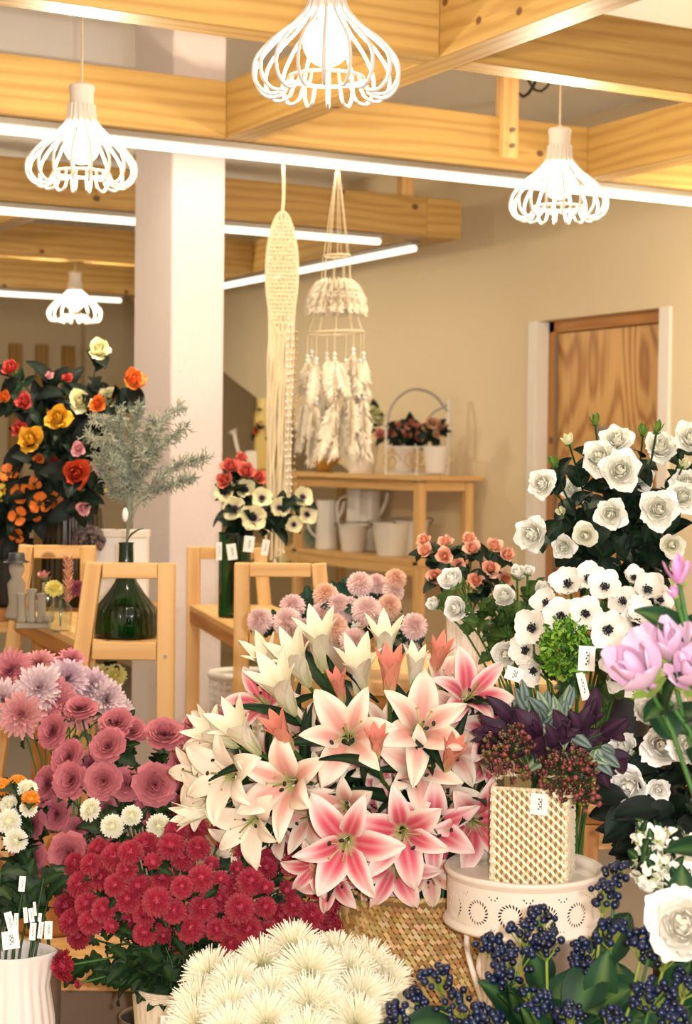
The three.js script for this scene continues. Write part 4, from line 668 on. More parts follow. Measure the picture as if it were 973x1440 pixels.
// ---------------------------------------------------------------- pink pompons and peach roses on the plant bench
{
  const P1 = (a, b, s) => single([['corolla', daisyDome({ n: 330, L: 0.0145, W: 0.0034, aIn: 0.05, aOut: 2.3, rDome: 0.013, hDome: 0.013, colIn: a, colOut: b, sd: s, lenIn: 0.85, nu: 2, nv: 2, vary: 0.06 }), M.petal]]);
  bunch({ d: 3.3, centre: [480, 900], back: 0.15, spread: 0.8, face: 0.7, up: 0.2, vase: pompVase, protos: { p: [P1('#e2b9b2', '#efd2cb', 1), P1('#ddb3ad', '#eacbc6', 2)], o: [P1('#e0a98a', '#ecc4aa', 3)] }, names: { p: 'pink_pompon', o: 'peach_pompon' }, labels: { p: 'round pale pink pompon chrysanthemum behind the lilies', o: 'round peach orange pompon chrysanthemum behind the lilies' }, groups: { p: 'pink pompons', o: 'peach pompons' }, leaves: lv('blue'), nLeaf: 5, leafT: [0.45, 0.98], leafSize: [0.8, 1.25], seed: 21, stemMat: M.stem }, [
    [506, 822, 1, 0.05, 0, 0, 'p'], [556, 815, 0.85, 0.06, 0, 0, 'o'], [458, 838, 1, 0.04, 0, 0, 'o'], [476, 853, 1, 0.02, 0, 0, 'p'], [515, 859, 1.12, -0.04, 0, 0, 'p'], [411, 854, 1, 0.03, 0, 0, 'p'], [366, 873, 1, 0.02, 0, 0, 'p'], [404, 875, 1.1, -0.02, 0, 0, 'p'], [429, 888, 1, 0, 0, 0, 'p'], [470, 883, 1.05, -0.03, 0, 0, 'o'], [497, 903, 1.1, -0.05, 0, 0, 'p'], [452, 866, 1, 0.02, 0, 0, 'p'], [547, 853, 0.95, 0.02, 0, 0, 'o'], [582, 881, 1.02, -0.02, 0, 0, 'p'], [490, 857, 1, 0.03, 0, 0, 'p'], [553, 832, 0.85, 0.06, 0, 0, 'p'], [580, 911, 0.6, 0, 0, 0, 'p'], [529, 822, 0.85, 0.08, 0, 0, 'p'], [445, 905, 0.9, 0.03, 0, 0, 'p'], [540, 880, 0.8, 0.05, 0, 0, 'p']]);
  const pr = [1, 2].map(s => rose({ R: 0.022, n: 14, heart: '#ea8558', skirt: '#f6c6ac', sd: 10 + s, apart: false, open: 1.1 }));
  bunch({ d: 3.5, centre: [660, 810], spread: 0.7, face: 0.8, up: 0.25, vase: peachVase, bloom: pr, name: 'peach_rose', label: 'soft peach orange rose in the ribbed white pot', group: 'peach roses', leaves: lv('rose'), nLeaf: 6, leafT: [0.4, 0.97], leafSize: [0.9, 1.4], seed: 22 }, [
    [626, 784, 1], [613, 811, 0.95], [664, 775, 1, 0.05, 0, 0.5], [694, 772, 1, 0.05, 0, 0.6], [689, 801, 1], [669, 817, 0.95], [660, 762, 0.9, 0.12], [628, 767, 0.95, 0.1, 0, 0.5], [599, 763, 0.9, 0.12], [710, 782, 0.9, 0.05, 0.4], [600, 777, 0.9, 0.1], [708, 815, 0.85, 0.05], [645, 795, 0.8, 0.06]]);
}
// ---------------------------------------------------------------- white garden roses on the stool
{
  const wr = [1, 2, 3].map(s => rose({ R: 0.031, n: 24, heart: '#f0edcd', skirt: '#faf8ef', sd: 30 + s, open: 1.5, ruf: 0.06, tight: 0.12 }));
  const cup = [1].map(s => rose({ R: 0.028, n: 14, heart: '#efeac6', skirt: '#f8f5e6', sd: 40 + s, open: 0.75, ruf: 0.02 })), bd = [rose({ R: 0.014, n: 7, heart: '#dfe0a8', skirt: '#e9e8c6', sd: 45, open: 0.15, tall: 1.5, calyxCol: '#4d7030' })], gb = [rose({ R: 0.0095, n: 6, heart: '#7a9a3a', skirt: '#5c8030', sd: 46, open: 0.08, tall: 1.9, calyxCol: '#3d6427' })];
  bunch({ d: 2.78, centre: [870, 720], back: 0.25, spread: 0.9, face: 0.8, up: 0.15, vase: roseVase, protos: { r: wr, c: cup, b: bd, g: gb }, names: { r: 'white_rose', c: 'white_cupped_rose', b: 'white_rosebud', g: 'green_rosebud' }, labels: { r: 'wide open white garden rose in front of the plywood door', c: 'cupped white rose with cream heart in the dark leaves', b: 'small white rosebud at the edge of the white roses', g: 'slim green rosebud rising above the white roses' }, groups: { r: 'open white roses', c: 'cupped white roses', b: 'white rosebuds', g: 'green rosebuds' }, leaves: lv('rose'), nLeaf: 11, leafT: [0.45, 0.9], leafSize: [0.85, 1.5], stemMat: M.stemDark, seed: 23, leafDown: 0 }, [
    [872, 665, 1.15, -0.05, 0, 0, 'r', 'biggest white rose in the middle of the roses before the door'], [846, 647, 1.05, 0, -0.2, 0.1, 'r'], [867, 625, 0.95, 0.05, 0.1, 0.4, 'r', 'topmost white rose in front of the door latch'], [766, 682, 0.85, 0.02, -0.3, 0, 'r', 'white rose among dark leaves against the door jamb'], [790, 720, 0.75, 0, -0.1, 0.3, 'b'], [753, 751, 1.0, -0.03, -0.4, -0.1, 'r', 'white rose leaning out over the peach roses'], [824, 753, 0.95, -0.06, 0, 0, 'c'], [860, 722, 0.9, -0.04, -0.1, -0.2, 'r'], [924, 718, 1.12, -0.06, 0, 0, 'r'], [957, 700, 0.95, 0, 0.1, 0, 'r'], [943, 767, 0.95, -0.08, 0.1, 0, 'c'], [970, 622, 1.05, 0.02, 0, 0.2, 'r'], [926, 635, 1.0, 0.08, 0.1, 0.3, 'r'], [795, 768, 0.7, 0, -0.2, -0.2, 'r'], [962, 682, 0.9, 0.03, 0, 0.1, 'r'], [806, 690, 0.7, 0.1, 0, 0, 'r'], [900, 675, 0.8, 0.08, 0, 0, 'r'],
    [837, 597, 1.1, 0.03, 0, 2, 'g'], [904, 612, 1.1, 0.03, 0, 2, 'g'], [923, 608, 1.2, 0.0, 0, 2, 'g'], [800, 624, 0.9, 0.02, -0.4, 1.6, 'b'], [780, 655, 1.1, 0.02, -0.2, 1.8, 'g'], [960, 655, 0.9, 0.0, 0, 0.5, 'b'], [945, 795, 0.8, 0, 0, 0, 'b']]);
}
// ---------------------------------------------------------------- white ranunculus and anemones
{
  const ran = [1, 2].map(s => rose({ R: 0.026, n: 20, heart: '#f2eed6', skirt: '#faf7f0', sd: 60 + s, open: 0.55, ruf: 0.015, tight: 0.1, tall: 0.95 }));
  bunch({ d: 2.62, centre: [690, 870], spread: 0.8, face: 0.6, up: 0.2, vase: whiteVase, bloom: ran, name: 'white_ranunculus', label: 'round white ranunculus with parsley like leaves beside the ribbed pot', group: 'white ranunculus', leaves: lv('parsley'), nLeaf: 2, leafT: [0.75, 0.97], leafSize: [0.5, 0.9], seed: 24 }, [
    [639, 820, 1.0, 0, -0.4, 0.4], [645, 858, 1.0, -0.02, -0.3, 0.0], [614, 850, 0.62, 0.03, -0.5, 0], [710, 842, 0.95, 0.02, -0.3, 0.2], [727, 810, 0.7, 0.05, 0, 0.5], [760, 834, 0.75, 0.02, 0.2, 0.3], [716, 920, 1.1, -0.03, -0.6, 0.1], [742, 806, 0.5, 0.03, 0, 0.6]]);
  seed = 77; for (const [x, y] of [[700, 880], [712, 868], [722, 860], [735, 875], [705, 852], [728, 845], [690, 858], [678, 862]]) {
    const p = at(x, y, 2.66), o = thing('parsley_leaf_stem', 'lobed bright green leaf stem under the white ranunculus', 'foliage', whiteVase.foot, 'leaf stems under the ranunculus'), h = p.clone().sub(whiteVase.foot), m = whiteVase.mouth.clone().sub(whiteVase.foot);
    mesh('stem', tube([V(0, 0, 0), m, m.clone().lerp(h, 0.5), h], 0.0018, 8, 5), M.stem, o); for (let k = 0; k < 5; k++) { const l = mesh('leaf', LF.parsley[k % 2], M.leaf, o); orient(l, h.clone().addScaledVector(UP, -0.01 * k), randDir(RIGHT.clone().multiplyScalar(-0.1).addScaledVector(UP, 0.3), 0.8), toCam(p).add(UP)); l.scale.setScalar(rr(0.45, 0.8)); }
  }
  const an = [1, 2, 3].map(s => anemone({ R: 0.031, sd: s, cupA: 1.15 })), cupd = [anemone({ R: 0.031, sd: 5, cupA: 0.6 })];
  bunch({ d: 2.5, centre: [830, 900], back: 0.15, spread: 0.75, face: 0.9, up: 0.1, vase: whiteVase, protos: { a: an, c: cupd }, names: { a: 'white_anemone', c: 'cupped_anemone' }, labels: { a: 'open white anemone with black centre above the moss green bunch', c: 'cupped white anemone seen from the side among open anemones' }, groups: { a: 'open white anemones', c: 'cupped white anemones' }, leaves: lv('parsley'), nLeaf: 1, seed: 25, stemR: 0.0022 }, [
    [827, 818, 0.95, 0.02, 0, 0.9, 'a'], [800, 824, 1.0, 0, -0.3, 0.3, 'c'], [850, 828, 0.9, 0.0, 0.1, 0.4, 'a'], [789, 868, 1.0, -0.04, 0.3, 0, 'a'], [823, 864, 0.9, -0.05, 0, 0, 'a'], [855, 886, 1.0, -0.08, 0, -0.1, 'a'], [894, 880, 1.0, -0.05, 0, 0.7, 'a'], [908, 832, 1.0, -0.02, 0.2, 0.4, 'c'], [895, 862, 0.9, -0.04, 0.1, 0.2, 'c'], [925, 845, 0.85, 0.02, 0.5, 0.3, 'c'], [752, 884, 1.0, 0.0, -0.8, 0.1, 'a'], [743, 914, 0.95, 0.02, -0.8, -0.1, 'c'], [753, 942, 0.9, 0.02, -0.5, -0.3, 'c'], [875, 848, 0.85, 0, 0, 0.3, 'a'], [862, 926, 0.95, -0.04, 0.5, -0.3, 'a'], [862, 952, 0.8, -0.02, 0.6, -0.4, 'c'], [770, 850, 0.85, 0.02, -0.5, 0.4, 'c'], [905, 900, 0.8, 0, 0.4, 0, 'a'], [890, 815, 0.7, 0.02, 0.1, 0.6, 'c']]);
  // moss green bunch
  const o = thing('moss_bunch', 'bright moss green bunch of tiny curled leaves under the anemones', 'foliage', whiteVase.foot); seed = 71; const gs = [], c = at(797, 912, 2.44).sub(whiteVase.foot), cols = ['#4c7a1e', '#6b9a2a', '#2f5518', '#85ad3a'].map(hex);
  for (let k = 0; k < 900; k++) { const n = randDir(V(0, 0, 0), 1), q = Math.cbrt(rr(0.4, 1)), col = cols[Math.floor(rnd() * 4)]; const g = sheet({ L: 0.010, W: 0.006, a0: 0.3, a1: 1.4, prof: P.fan, nu: 2, nv: 2, cup: 0.4, col: () => col }); g.rotateX(rr(0, 6)); g.rotateZ(rr(0, 6)); g.translate(c.x + n.x * 0.038 * q, c.y + n.y * 0.042 * q, c.z + n.z * 0.038 * q); gs.push(g); }
  mesh('leaf_mass', merge(gs), M.leaf, o).userData.kind = 'stuff';
  for (let k = 0; k < 9; k++) { const m = whiteVase.mouth.clone().sub(whiteVase.foot); mesh('stem', tube([V(0, 0, 0), m, c.clone().add(V(rr(-0.01, 0.01), -0.05, rr(-0.01, 0.01))), c.clone().add(V(rr(-0.02, 0.02), rr(-0.02, 0.02), 0.02))], 0.0016, 8, 5), M.stemDark, o); }
  const g4 = 'tags tied to the anemone stems';
  card(825, 926, 2.38, 0.023, 0.035, 0.03, 'white paper tag hanging upright before the moss green bunch'); card(820, 965, 2.42, 0.012, 0.04, -0.25, 'white tags folded on the stems below the moss bunch', g4); card(891, 973, 2.36, 0.024, 0.018, 0.1, 'white tag half hidden under the lilac flower'); card(723, 948, 2.5, 0.026, 0.02, 0.3, 'white tag hanging under the lowest white ranunculus');
}
// ---------------------------------------------------------------- lilac pink lisianthus
{
  const eu = [1, 2].map(s => rose({ R: 0.034, n: 9, heart: '#d6a2c2', skirt: '#e6c3d8', sd: 80 + s, open: 0.28, ruf: 0.03, tall: 1.45, tight: 0.05, calyxCol: '#8aa84a' })), bud = [rose({ R: 0.014, n: 5, heart: '#cf86b8', skirt: '#dba3cc', sd: 83, open: 0.05, tall: 2.0, calyxCol: '#9ab052' })];
  bunch({ d: 1.72, centre: [985, 980], spread: 1.0, face: 0.35, up: 0.45, vase: pinkVase, protos: { e: eu, b: bud }, names: { e: 'lilac_lisianthus', b: 'lilac_bud' }, labels: { e: 'soft lilac pink lisianthus bloom leaning over the white anemones', b: 'small lilac bud above the lilac lisianthus' }, groups: { e: 'lilac lisianthus', b: 'lilac lisianthus buds' }, leaves: lv('oval'), nLeaf: 3, leafT: [0.5, 0.92], leafSize: [0.8, 1.2], stemMat: M.stem, stemR: 0.0028, seed: 26 }, [
    [908, 958, 1.1, 0, -0.5, 0.5, 'e'], [942, 925, 0.9, 0.03, 0.1, 0.8, 'e'], [972, 958, 0.9, 0.0, -0.1, 0.3, 'e'], [955, 820, 1.1, 0.02, -0.3, 1.2, 'b'], [950, 840, 0.5, 0.02, -0.5, 0.6, 'b'], [924, 965, 0.7, 0.01, -0.5, -0.2, 'b']]);
}
// ---------------------------------------------------------------- loose white peonies with dark leaves
{
  const pe = [1, 2].map(s => rose({ R: 0.034, n: 16, heart: '#f4eedb', skirt: '#faf7f0', sd: 90 + s, open: 0.9, ruf: 0.07, tight: 0.15 }));
  bunch({ d: 2.42, centre: [935, 1090], back: 0.2, spread: 0.8, face: 0.8, up: 0.1, vase: peonyVase, bloom: pe, name: 'white_peony', label: 'loose white peony with dark leaves above the wooden stool', group: 'white peonies', leaves: [...lv('dark'), ...lv('rose')], nLeaf: 9, leafT: [0.3, 0.98], leafSize: [0.9, 1.5], stemMat: M.stemDark, seed: 27, leafDown: 0.3 }, [
    [930, 1052, 1.12, -0.02], [966, 1052, 1.0, -0.05], [890, 1104, 1.05, 0, -0.4, -0.3], [915, 1008, 0.85, 0.05, 0, 0.3], [880, 1055, 0.8, 0.05, -0.4, 0.2], [943, 1005, 0.9, 0.03, 0.1, 0.4], [925, 1108, 0.6, -0.02, 0.2, -0.3], [972, 1010, 0.8, 0.06]]);
  seed = 83; for (const [x, y, tx, uy] of [[905, 1150, -1.2, -0.3], [925, 1165, -0.8, -0.8], [945, 1130, -0.3, -0.6], [960, 1160, 0, -0.8], [930, 1135, -1, -0.2], [965, 1110, 0.4, -0.3], [880, 1120, -0.8, -0.6]]) {
    const p = at(x, y, 2.38), o = thing('dark_leaf_spray', 'very dark green leaf spray hanging over the wooden stool', 'foliage', peonyVase.foot, 'dark leaf sprays over the stool'), h = p.clone().sub(peonyVase.foot), m = peonyVase.mouth.clone().sub(peonyVase.foot);
    mesh('stem', tube([V(0, 0, 0), m, m.clone().lerp(h, 0.5).add(V(0, 0.04, 0)), h], 0.002, 10, 5), M.stemDark, o);
    for (let k = 0; k < 6; k++) { const l = mesh('leaf', LF.dark[k % 2], M.leaf, o); orient(l, h.clone().lerp(m, 0.05 * k), randDir(RIGHT.clone().multiplyScalar(tx).addScaledVector(UP, uy), 0.55), toCam(p).add(UP.clone().multiplyScalar(0.5))); l.scale.setScalar(rr(0.8, 1.15)); }
  }
}
// ---------------------------------------------------------------- purple foliage and small red berries in the square basket
{
  const foot = sqP.clone().add(V(0, 0.01, 0)), top = V(0, SQH - 0.01, 0); seed = 101;
  const spray = (kind, name, label, list) => { for (const [x, y, dd, tx, uy] of list) {
    const p = at(x, y, 2.34 + dd), o = thing(name, label, 'foliage', foot, name.replace(/_/g, ' ') + ' in the square basket'), h = p.clone().sub(foot);
    mesh('stem', tube([V(0, 0, 0), top.clone(), top.clone().lerp(h, 0.6).add(V(0, 0.01, 0)), h], 0.0018, 10, 5), M.stemDark, o);
    for (let k = 0; k < 11; k++) { const g = kind === 'mix' ? (k % 2 ? LF.purple : LF.silver)[k % 3 ? 1 : 0] : LF[kind][k % 2], l = mesh('leaf', g, M.leaf, o); const a = randDir(RIGHT.clone().multiplyScalar(tx).addScaledVector(UP, uy), 0.75); orient(l, h.clone().lerp(top, 0.05 * k), a, toCam(p).add(UP.clone().multiplyScalar(0.4))); l.scale.setScalar(rr(0.6, 1.0)); }
  } };
  spray('purple', 'purple_leaf_spray', 'dark purple pointed leaf spray in the square basket', [[720, 1010, 0.03, -0.7, 0.5], [755, 1030, -0.02, -0.2, 0.5], [815, 1025, -0.03, 0.2, 0.6], [850, 1030, 0, 0.9, 0.2], [785, 1045, -0.03, 0, 0.3], [835, 1005, 0.04, 0.5, 0.8], [700, 1030, 0.05, -1, 0.1], [860, 1060, 0.0, 1, -0.2]]);
  spray('silver', 'striped_leaf_spray', 'silver striped green leaf spray in the square basket', [[770, 1000, 0.05, -0.1, 1.2], [800, 995, 0.06, 0.1, 1.3], [740, 990, 0.06, -0.4, 1.1], [845, 1050, -0.03, 0.9, -0.2], [795, 1030, -0.01, 0.1, 0.4]]);
  const bg = new THREE.SphereGeometry(0.0042, 8, 6), mats = ['#4a1a14', '#63281f', '#3a1410', '#5f561f', '#85403e', '#33260f'].map(c => std(c, 0.3));
  for (const [x, y, rx, ry, n, dd] of [[716, 1060, 42, 44, 170, -0.03], [800, 1085, 48, 40, 170, -0.07], [818, 1118, 30, 22, 40, -0.08]]) {
    const c = at(x, y, 2.30 + dd), o = thing('red_berry_cluster', n === 40 ? 'small tail of red brown berries spilling over the basket edge' : x < 750 ? 'dense red brown berry head next to the pink lilies' : 'dense red brown berry head over the basket corner', 'berries', foot), C = c.clone().sub(foot);
    mesh('stem', tube([V(0, 0, 0), top.clone(), C], 0.002, 8, 5), M.stemDark, o); const st = [];
    for (let k = 0; k < n; k++) { const d = randDir(V(0, 0, 0).addScaledVector(toCam(c), 0.5).addScaledVector(UP, 0.1), 1), q = rr(0.65, 1.0) * 2.3 / 2400, b = C.clone().addScaledVector(RIGHT, d.dot(RIGHT) * rx * q).addScaledVector(UP, d.y * ry * q).addScaledVector(FWD, d.dot(FWD) * rx * q * 0.9); const m = mesh('berry', bg, mats[Math.floor(rnd() * 6)], o); m.position.copy(b); m.scale.setScalar(rr(0.45, 0.92)); if (k % 2 === 0) st.push(rod(C, b, 0.0006, 3)); }
    mesh('stalk', merge(st), M.stemDark, o).userData.kind = 'stuff';
  }
}
// ---------------------------------------------------------------- blue berry sprays
{
  seed = 131; const bg = new THREE.SphereGeometry(0.0047, 10, 8);
  [[613, 1376, 26, 0], [583, 1404, 24, 0.02], [558, 1428, 24, 0], [649, 1420, 36, -0.02], [758, 1294, 26, 0.05], [736, 1316, 26, 0.03], [722, 1352, 32, 0.0], [768, 1328, 28, 0.02], [709, 1378, 26, 0], [826, 1340, 30, 0.02], [822, 1366, 28, 0], [754, 1410, 32, -0.04], [869, 1228, 22, 0.03], [850, 1258, 26, 0.0], [862, 1312, 30, -0.02], [905, 1328, 30, -0.04], [926, 1290, 20, -0.02], [938, 1345, 26, -0.04], [918, 1402, 36, -0.08], [968, 1385, 30, -0.08], [690, 1330, 24, 0.04], [800, 1430, 26, -0.06], [860, 1436, 26, -0.08], [688, 1436, 24, -0.04], [950, 1430, 26, -0.1]].forEach(([x, y, r, dd], i) => {
    const d = 1.92 + dd, c = at(x, y, d), o = thing('blue_berry_spray', 'spray of dark blue berries with glossy green leaves below the tray stand', 'berries', berryVase.foot, 'dark blue berry sprays'), C = c.clone().sub(berryVase.foot), m = berryVase.mouth.clone().sub(berryVase.foot), R = r * d / 2400, st = [];
    const low = C.clone().lerp(m, 0.25).add(V(0, -0.02, 0)); mesh('stem', tube([V(0, 0, 0), m, m.clone().lerp(C, 0.5).add(V(0, 0.02, 0)), low, C], 0.002, 14, 5), i % 2 ? M.stemYellow : M.stem, o);
    for (let k = 0; k < Math.round(r * 0.9); k++) { const q = randDir(toCam(c).multiplyScalar(0.35).addScaledVector(UP, 0.3), 1).multiplyScalar(R * rr(0.55, 1)); q.y *= 0.8; const b = mesh('berry', bg, rnd() < 0.7 ? M.blueBerry : M.blueBerry2, o); b.position.copy(C).add(q); b.scale.setScalar(rr(0.75, 1.1)); st.push(rod(C.clone().lerp(low, 0.2), b.position, 0.0007, 3)); }
    mesh('stalk', merge(st), M.stemYellow, o).userData.kind = 'stuff';
    for (let k = 0; k < 3; k++) { const l = mesh('leaf', LF.oval[k % 2], M.leaf, o); orient(l, C.clone().lerp(m, rr(0.15, 0.55)), randDir(RIGHT.clone().multiplyScalar((x - 780) / 300).addScaledVector(UP, 0.35), 0.9), toCam(c).add(UP)); l.scale.setScalar(rr(0.8, 1.5)); }
  });
}
// ---------------------------------------------------------------- white hydrangea and big white rose
{
  seed = 151; const flo = anemone({ R: 0.011, n: 4, white: '#f3f1e2', base: '#dfe3b8', heart: '#b8c070', sd: 31, apart: false, cupA: 1.3 });
  for (const [x, y, r, dd] of [[942, 1200, 34, 0.02], [920, 1222, 28, 0.0], [962, 1235, 36, -0.02], [910, 1180, 16, 0.03]]) {
    const d = 1.98 + dd, c = at(x, y, d), o = thing('white_hydrangea', 'white hydrangea head threaded with small green sprigs beside the blue berries', 'flower', hydraVase.foot, 'white hydrangea heads'), C = c.clone().sub(hydraVase.foot), m = hydraVase.mouth.clone().sub(hydraVase.foot);
    mesh('stem', tube([V(0, 0, 0), m, C], 0.003, 10, 5), M.stem, o); const R = r * d / 2400;
    for (let k = 0; k < r * 1.1; k++) { const n = randDir(toCam(c).multiplyScalar(0.4), 1), f = flo.clone(); f.name = 'floret'; f.position.copy(C).addScaledVector(n, R * rr(0.8, 1)); f.quaternion.setFromUnitVectors(UP, n); o.add(f); }
    for (let k = 0; k < 10; k++) { const l = mesh('leaf', LF.oval[k % 2], M.leaf, o), n = randDir(toCam(c).multiplyScalar(0.8), 1); orient(l, C.clone().addScaledVector(n, R), randDir(UP.clone().addScaledVector(RIGHT, rr(-0.8, 0.4)), 0.5), n); l.scale.setScalar(rr(0.2, 0.36)); }
  }
  const big = rose({ R: 0.044, n: 26, heart: '#f4ead0', skirt: '#faf7ee', sd: 160, open: 1.0, ruf: 0.06 });
  bunch({ d: 1.88, centre: [975, 1330], spread: 0.5, face: 1, up: 0.1, vase: hydraVase, bloom: big, name: 'large_white_rose', label: 'large creamy white rose behind the blue berries', leaves: lv('oval'), nLeaf: 3, seed: 28 }, [[962, 1305, 1.1, 0]]);
}
// ---------------------------------------------------------------- pink and white dahlias below the ladder shelf
{
  const da = (a, b, s) => single([['corolla', daisyDome({ n: 90, L: 0.05, W: 0.014, aIn: 0.1, aOut: 1.7, rDome: 0.006, hDome: 0.004, colIn: a, colOut: b, sd: s, lenIn: 0.4, nu: 4, nv: 2, vary: 0.12, jit: 0.14, powR: 0.6 }), M.petal], ['centre', paint(new THREE.SphereGeometry(0.006, 8, 6).translate(0, 0.006, 0), () => hex('#5c2a3a')), M.petal]]);
  const dp = { p: [da('#b0566a', '#d98a90', 1), da('#c46a72', '#dfa09c', 2)], l: [da('#a98396', '#d9bcc4', 3), da('#b58c98', '#e6cfcf', 4)] };
  bunch({ d: 3.22, centre: [85, 1010], spread: 0.7, face: 0.9, up: 0.1, vase: dahliaVase, protos: dp, names: { p: 'pink_dahlia', l: 'lilac_dahlia' }, labels: { p: 'salmon pink dahlia under the pine ladder shelf', l: 'pale lilac white dahlia under the pine ladder shelf' }, groups: { p: 'salmon pink dahlias', l: 'pale lilac dahlias' }, leaves: lv('mum'), nLeaf: 2, seed: 29 }, [
    [15, 945, 0.9, 0, -0.1, 0.2, 'p'], [55, 968, 0.9, -0.05, 0, 0, 'l'], [30, 1005, 0.85, -0.08, 0, -0.1, 'p'], [78, 985, 0.85, -0.04, 0, 0, 'p'], [95, 955, 0.85, 0.03, 0, 0.2, 'l'], [130, 968, 0.85, 0.05, 0.2, 0.2, 'l'], [148, 985, 0.85, 0.05, 0.3, 0, 'l'], [55, 935, 0.7, 0.06, 0, 0.5, 'p'], [5, 985, 0.8, -0.05, -0.2, 0, 'l'], [165, 1000, 0.7, 0.08, 0.3, 0, 'l'], [110, 1000, 0.75, 0.05, 0, 0, 'p'], [100, 930, 0.6, 0.1, 0, 0.4, 'p']]);
  const yl = single([['corolla', daisyDome({ n: 80, L: 0.017, W: 0.006, aIn: 0.1, aOut: 1.7, rDome: 0.01, hDome: 0.008, colIn: '#dfcf66', colOut: '#e8dc8a', sd: 77 }), M.petal]]);
  bunch({ d: 3.7, centre: [150, 970], spread: 0.5, face: 0.9, up: 0.2, vase: dahliaVase, bloom: yl, name: 'yellow_chrysanthemum', label: 'pale yellow chrysanthemum under the shelf behind the lilac dahlias', group: 'yellow chrysanthemums', leaves: lv('mum'), nLeaf: 4, seed: 30 }, [[162, 950, 1.0], [140, 948, 0.9], [150, 963, 0.7]]);
}
// ---------------------------------------------------------------- orange and yellow roses in the tall vase
{
  const R1 = (h, s, k, n = 13) => [rose({ R: 0.036, n, heart: h, skirt: s, sd: 200 + k, apart: false, open: 1.1, ruf: 0.05 })];
  const protos = { w: R1('#d9d39a', '#eae4b8', 1), o: R1('#d8581c', '#e27a2a', 2), y: R1('#d89a1c', '#e3ae2c', 3), r: R1('#b83a1c', '#c9481f', 4), k: R1('#d98a98', '#e3aab0', 5), d: R1('#b33028', '#c2443a', 6) };
  bunch({ d: 4.35, centre: [95, 630], back: 0.2, spread: 0.7, face: 0.8, up: 0.2, vase: tallVase, protos, names: { w: 'cream_rose', o: 'orange_rose', y: 'yellow_rose', r: 'rust_rose', k: 'pale_pink_rose', d: 'red_rose' }, labels: { w: 'cream white rose in the tall smoky vase', o: 'bright orange rose in the tall smoky vase', y: 'golden yellow rose in the tall smoky vase', r: 'large rust orange peony in the tall smoky vase', k: 'pale pink rosebud in the tall smoky vase', d: 'coral red rose in the tall smoky vase' }, groups: { w: 'cream roses', o: 'orange roses', y: 'golden roses', r: 'rust blooms', k: 'pale pink roses', d: 'coral roses' }, leaves: [...lv('dark'), ...lv('rose')], nLeaf: 12, leafT: [0.5, 0.95], leafSize: [0.95, 1.5], stemMat: M.stemDark, seed: 31 }, [
    [139, 497, 1, 0, 0, 0.2, 'w'], [184, 538, 1.02, -0.03, 0.3, 0.2, 'o'], [112, 567, 1, -0.02, 0, 0, 'w'], [150, 562, 0.9, 0.04, 0, 0, 'w'], [137, 570, 0.72, -0.06, 0, 0, 'o'], [82, 591, 1.1, -0.06, -0.1, 0.2, 'y'], [46, 622, 1.15, -0.05, -0.4, 0.3, 'y'], [106, 666, 1.2, -0.08, 0, -0.1, 'r'], [110, 632, 0.62, -0.05, 0, 0, 'k'], [139, 656, 0.7, -0.05, 0.1, 0, 'k'], [116, 713, 0.62, -0.06, 0.2, -0.2, 'k'], [36, 568, 0.75, 0, -0.2, 0, 'd'], [30, 604, 0.7, 0, -0.4, 0, 'd'], [18, 522, 0.8, 0.04, -0.3, 0.2, 'd'], [165, 560, 0.6, 0.04, 0.2, 0, 'o'], [55, 645, 0.45, 0, 0, 0, 'o'], [70, 530, 0.4, 0.1, 0, 0.2, 'k'], [75, 650, 0.6, 0.05, 0, 0, 'd'], [95, 535, 0.5, 0.1, 0, 0.2, 'd'], [8, 560, 0.6, 0.05, -0.2, 0, 'o'], [155, 620, 0.5, 0.05, 0.2, 0, 'w']]);
  const sm2 = [1, 2].map(s => anemone({ R: 0.03, n: 6, white: '#d9701f', base: '#e0922a', heart: '#5a2a12', sd: 50 + s, apart: false, cupA: 1.1 })), yf = [anemone({ R: 0.024, n: 6, white: '#e2c64a', base: '#dfae2c', heart: '#7a4a16', sd: 55, apart: false, cupA: 1.2 })];
  const orP = put(15, 4.5, 1.10), orV = cyl('black_jar', 'black jar of small orange cosmos behind the ladder shelf', orP, 0.18, 0.06, M.black);
  bunch({ d: 4.35, centre: [30, 710], spread: 0.6, face: 0.9, up: 0.1, vase: orV, protos: { o: sm2, y: yf }, names: { o: 'orange_cosmos', y: 'yellow_cosmos' }, labels: { o: 'small orange cosmos flower beside the tall smoky vase', y: 'small yellow cosmos flower among the dark leaves' }, groups: { o: 'orange cosmos', y: 'yellow cosmos' }, leaves: lv('dark'), nLeaf: 7, leafT: [0.3, 0.95], leafSize: [1, 1.6], stemMat: M.stemDark, seed: 32 }, [
    [12, 668, 0.9, 0, 0, 0.2, 'o'], [28, 694, 1, 0, 0, 0, 'o'], [55, 708, 1.05, -0.03, 0.1, 0, 'o'], [25, 726, 0.9, -0.03, 0, 0, 'o'], [49, 722, 0.75, 0, 0, -0.2, 'o'], [76, 705, 0.8, 0, 0.5, 0.1, 'o'], [48, 682, 0.7, 0, 0, 0.2, 'o'], [24, 752, 0.7, 0, 0, -0.2, 'o'], [4, 690, 0.8, 0, 0, 0, 'y'], [53, 568, 0.5, 0.1, 0, 0.3, 'y'], [8, 700, 0.8, 0.03, 0, 0, 'y'], [150, 688, 0.5, 0, 0.4, 0, 'y']]);
}
